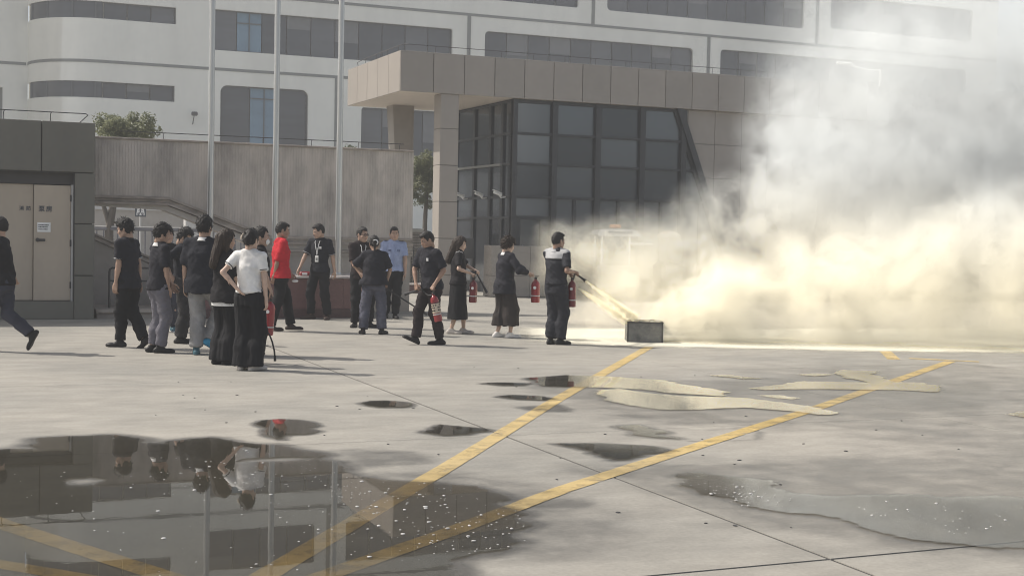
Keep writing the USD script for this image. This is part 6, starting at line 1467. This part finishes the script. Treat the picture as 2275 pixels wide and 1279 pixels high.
# centre right of the axis, depth, height; half sizes right, deep, high; density; yellow share
BLOBS = [
    (2.75, 21.9, 0.20, 1.0, 0.9, 0.70, 6.0), (3.6, 22.1, 0.45, 1.3, 1.1, 1.10, 5.0), (3.35, 22.2, 0.95, 0.8, 0.8, 0.70, 3.6), (4.9, 22.3, 0.60, 1.6, 1.3, 1.35, 3.8), (1.0, 23.6, 1.5, 0.75, 0.8, 0.6, 1.1), (0.75, 23.2, 1.0, 0.5, 0.6, 0.6, 0.5),
    (6.2, 22.2, 0.8, 1.8, 1.5, 1.75, 3.0), (7.9, 22.0, 1.0, 2.1, 1.7, 2.1, 2.8), (9.8, 21.8, 1.2, 2.2, 1.7, 2.6, 3.0), (2.1, 22.2, 0.75, 1.0, 0.8, 0.80, 2.0), (1.2, 22.0, 0.25, 0.7, 0.6, 0.45, 0.8),
    (1.6, 23.6, 1.4, 1.0, 0.9, 0.85, 0.95), (2.6, 23.8, 1.4, 1.5, 1.0, 1.05, 1.05), (4.0, 23.8, 1.75, 1.6, 1.2, 1.4, 1.2), (5.2, 24.0, 2.3, 1.7, 1.4, 1.8, 1.5), (5.1, 24.6, 3.7, 1.25, 1.2, 1.7, 1.1), (6.9, 24.0, 2.9, 2.0, 1.5, 2.2, 1.2), (8.9, 24.2, 2.7, 2.6, 1.8, 2.4, 1.2), (7.0, 25.0, 4.7, 1.9, 1.7, 2.0, 0.8), (9.9, 25.0, 4.8, 2.4, 2.0, 2.6, 0.8)]
VEIL = [(8.6, 25.6, 2.6, 4.4, 2.6, 4.6, 0.95), (9.0, 26.2, 6.0, 4.6, 2.4, 4.4, 0.55), (6.2, 25.6, 4.2, 2.3, 2.0, 2.9, 0.40), (11.0, 25.0, 4.0, 3.0, 2.4, 5.5, 0.9), (2.6, 26.0, 1.0, 2.6, 1.8, 1.25, 0.35), (1.5, 21.9, 0.35, 1.1, 0.8, 0.75, 0.9), (3.2, 21.8, 0.15, 1.5, 0.9, 0.6, 1.5)]
def smoke(name, blobs, lo, hi, warp, scale, ext, ext_grey, label, edge=(0.0, 0.75), wisp=0.0, cy=(1.0, 0.915, 0.665), cg=(0.80, 0.83, 0.80), sharp=(0.37, 0.57)):
    """Drifting smoke: soft puffs whose edges are torn by noise. The scattering gain stands for light bouncing many times inside the cloud."""
    N = {'g': ('geometry', {}), 'mp': ('mapping', {'mapping_type': 'point', 'scale': (scale, scale, scale * 1.05)}), 'n': ('noise_texture', {'scale': 1.0, 'detail': 7.0, 'roughness': 0.58}),
         'c': ('mix', {'mix_type': 'subtract', 'fac': 1.0, 'color2': (0.5, 0.5, 0.5)}), 'k': ('mix', {'mix_type': 'multiply', 'fac': 1.0, 'color2': (warp, warp, warp)}), 'a': ('mix', {'mix_type': 'add', 'fac': 1.0}),
         'rm': ('mapping', {'mapping_type': 'point', 'rotation': (0, 0, YAW)})}
    L = [('g.position', 'mp.vector'), ('mp.vector', 'n.vector'), ('n.color', 'c.color1'), ('c.color', 'k.color1'), ('k.color', 'a.color1'), ('g.position', 'a.color2'), ('a.color', 'rm.vector')]
    prev = None
    veil_at = len(blobs) - len(VEIL)
    for i, (r, d, z, sr, sd, sz, dens) in enumerate(blobs):
        if i == veil_at:
            torn, prev = prev, None
        N[f'm{i}'] = ('mapping', {'mapping_type': 'texture', 'location': (r, d, z), 'scale': (sr, sd, sz)}); L.append(('rm.vector', f'm{i}.vector'))
        N[f's{i}'] = ('gradient_texture', {'gradient_type': 'spherical'}); L.append((f'm{i}.vector', f's{i}.vector'))
        N[f'd{i}'] = ('map_range', {'range_type': 'smoothstep', 'from_min': edge[0], 'from_max': edge[1], 'to_min': 0.0, 'to_max': dens}); L.append((f's{i}.fac', f'd{i}.value'))
        if prev:
            N[f'x{i}'] = ('math', {'math_type': 'add'}); L += [(prev, f'x{i}.value1'), (f'd{i}.result', f'x{i}.value2')]; prev = f'x{i}.value'
        else: prev = f'd{i}.result'
    N['n2'] = ('noise_texture', {'scale': 1.3 * scale, 'detail': 8.0, 'roughness': 0.66}); L.append(('a.color', 'n2.vector'))
    N['tear'] = ('map_range', {'range_type': 'smoothstep', 'from_min': sharp[0], 'from_max': sharp[1], 'to_min': 0.0, 'to_max': 1.0}); L.append(('n2.fac', 'tear.value'))
    N['soft'] = ('map_range', {'range_type': 'linear', 'from_min': 0.3, 'from_max': 0.7, 'to_min': 0.45, 'to_max': 1.1, 'clamp': True}); L.append(('n2.fac', 'soft.value'))
    N['dt'] = ('math', {'math_type': 'multiply'}); L += [(torn, 'dt.value1'), ('tear.result', 'dt.value2')]
    N['dv'] = ('math', {'math_type': 'multiply'}); L += [(prev, 'dv.value1'), ('soft.result', 'dv.value2')]
    N['den'] = ('math', {'math_type': 'add'}); L += [('dt.value', 'den.value1'), ('dv.value', 'den.value2')]
    N['xyz'] = ('separate_xyz', {}); N['low'] = ('map_range', {'range_type': 'smoothstep', 'from_min': 0.4, 'from_max': 3.4, 'to_min': 1.0, 'to_max': 0.0})
    L += [('rm.vector', 'xyz.vector'), ('xyz.z', 'low.value')]
    N['dy'] = ('math', {'math_type': 'multiply'}); N['dg'] = ('math', {'math_type': 'subtract'})
    L += [('den.value', 'dy.value1'), ('low.result', 'dy.value2'), ('den.value', 'dg.value1'), ('dy.value', 'dg.value2')]
    N['sy'] = ('scatter_volume', {'anisotropy': 0.0, 'color': cy}); N['sg'] = ('scatter_volume', {'anisotropy': 0.0, 'color': cg}); N['ay'] = ('absorption_volume', {'color': tuple(1 - ext + q for q in cy)}); N['ag'] = ('absorption_volume', {'color': tuple(1 - ext_grey + q for q in cg)})
    for q in ('v0', 'v1', 'v'): N[q] = ('add_closure', {})
    L += [('dy.value', 'sy.density'), ('dg.value', 'sg.density'), ('dy.value', 'ay.density'), ('dg.value', 'ag.density'), ('sy.volume', 'v0.closure1'), ('ay.volume', 'v0.closure2'), ('sg.volume', 'v1.closure1'), ('ag.volume', 'v1.closure2'), ('v0.closure', 'v.closure1'), ('v1.closure', 'v.closure2')]
    m = usdkit.material(stage, '/World/Looks/' + name, N, L, volume='v.closure')
    b = trimesh.creation.box(bounds=[lo, hi])
    b.vertices = np.array([near(*p) for p in b.vertices])
    obj(name, b, m, label=label, cat='smoke', kind='stuff')
smoke('smoke_cloud', BLOBS + VEIL, (-0.4, 20.3, 0.012), (14.2, 29.0, 10.8), 1.0, 1.15, 0.33, 0.415, 'cream and grey smoke billowing from the fire tray to the right')
# two jets of powder from nozzle to tray
nz = NOZZLE
tr = np.array([10.22, 19.02, 0.34])
for i, (a, b, r1, lab) in enumerate(((nz, tr + [0.05, 0, 0.02], 0.13, 'thin upper jet of cream powder from the nozzle to the fire tray'), (nz + np.array([*(AX_R * -0.10), -0.12]), tr + np.array([-0.12, 0, 0.0]), 0.15, 'broken lower jet of cream powder under the thin one'))):
    d = b - a; Lj = float(np.linalg.norm(d)); az, el = math.atan2(d[1], d[0]), math.asin(d[2] / Lj)
    N = {'g': ('geometry', {}), 'm': ('mapping', {'mapping_type': 'texture', 'location': tuple(a), 'rotation': (0, -el, az), 'scale': (Lj, r1, r1)}), 'x': ('separate_xyz', {}),
         'yy': ('math', {'math_type': 'multiply'}), 'zz': ('math', {'math_type': 'multiply'}), 's': ('math', {'math_type': 'add'}), 'q': ('math', {'math_type': 'sqrt'}),
         'w': ('math', {'math_type': 'multiply_add', 'value2': 0.72, 'value3': 0.16 + 0.1 * i}), 'dv': ('math', {'math_type': 'divide'}),
         'n': ('noise_texture', {'scale': 12.0 - 3 * i, 'detail': 7.0, 'roughness': 0.68}), 'na': ('math', {'math_type': 'multiply_add', 'value2': 1.5, 'value3': -0.75}), 'ad': ('math', {'math_type': 'add'}),
         't': ('map_range', {'range_type': 'smoothstep', 'from_min': 0.15 - 0.1 * i, 'from_max': 0.8 - 0.1 * i, 'to_min': 46.0 - 10 * i, 'to_max': 0.0, 'clamp': True}),
         'sv': ('scatter_volume', {'color': (1.0, 0.87, 0.53)}), 'av': ('absorption_volume', {'color': (1.66, 1.53, 1.19)}), 'v': ('add_closure', {})}
    L = [('g.position', 'm.vector'), ('m.vector', 'x.vector'), ('x.y', 'yy.value1'), ('x.y', 'yy.value2'), ('x.z', 'zz.value1'), ('x.z', 'zz.value2'), ('yy.value', 's.value1'), ('zz.value', 's.value2'), ('s.value', 'q.value1'),
         ('x.x', 'w.value1'), ('q.value', 'dv.value1'), ('w.value', 'dv.value2'), ('g.position', 'n.vector'), ('n.fac', 'na.value1'), ('na.value', 'ad.value1'), ('dv.value', 'ad.value2'), ('ad.value', 't.value'),
         ('t.result', 'sv.density'), ('t.result', 'av.density'), ('sv.volume', 'v.closure1'), ('av.volume', 'v.closure2')]
    m = usdkit.material(stage, f'/World/Looks/powder_jet_{i}', N, L, volume='v.closure')
    tt = np.linspace(0, 1, 5)
    obj('powder_jet', tube([a + d * t for t in tt], r1 * (0.30 + 0.75 * tt), 14), m, label=lab, cat='powder jet', kind='stuff')
hz = usdkit.material(stage, '/World/Looks/haze_air', {'v': ('principled_volume', {'color': (0.93, 0.94, 0.93), 'density': 0.0017, 'anisotropy': 0.0})}, volume='v.volume')
obj('haze', trimesh.creation.box(bounds=[(-60, -20, -1.2), (150, 130, 30)]), hz, label='thin pale haze over the whole yard', cat='haze', kind='stuff')
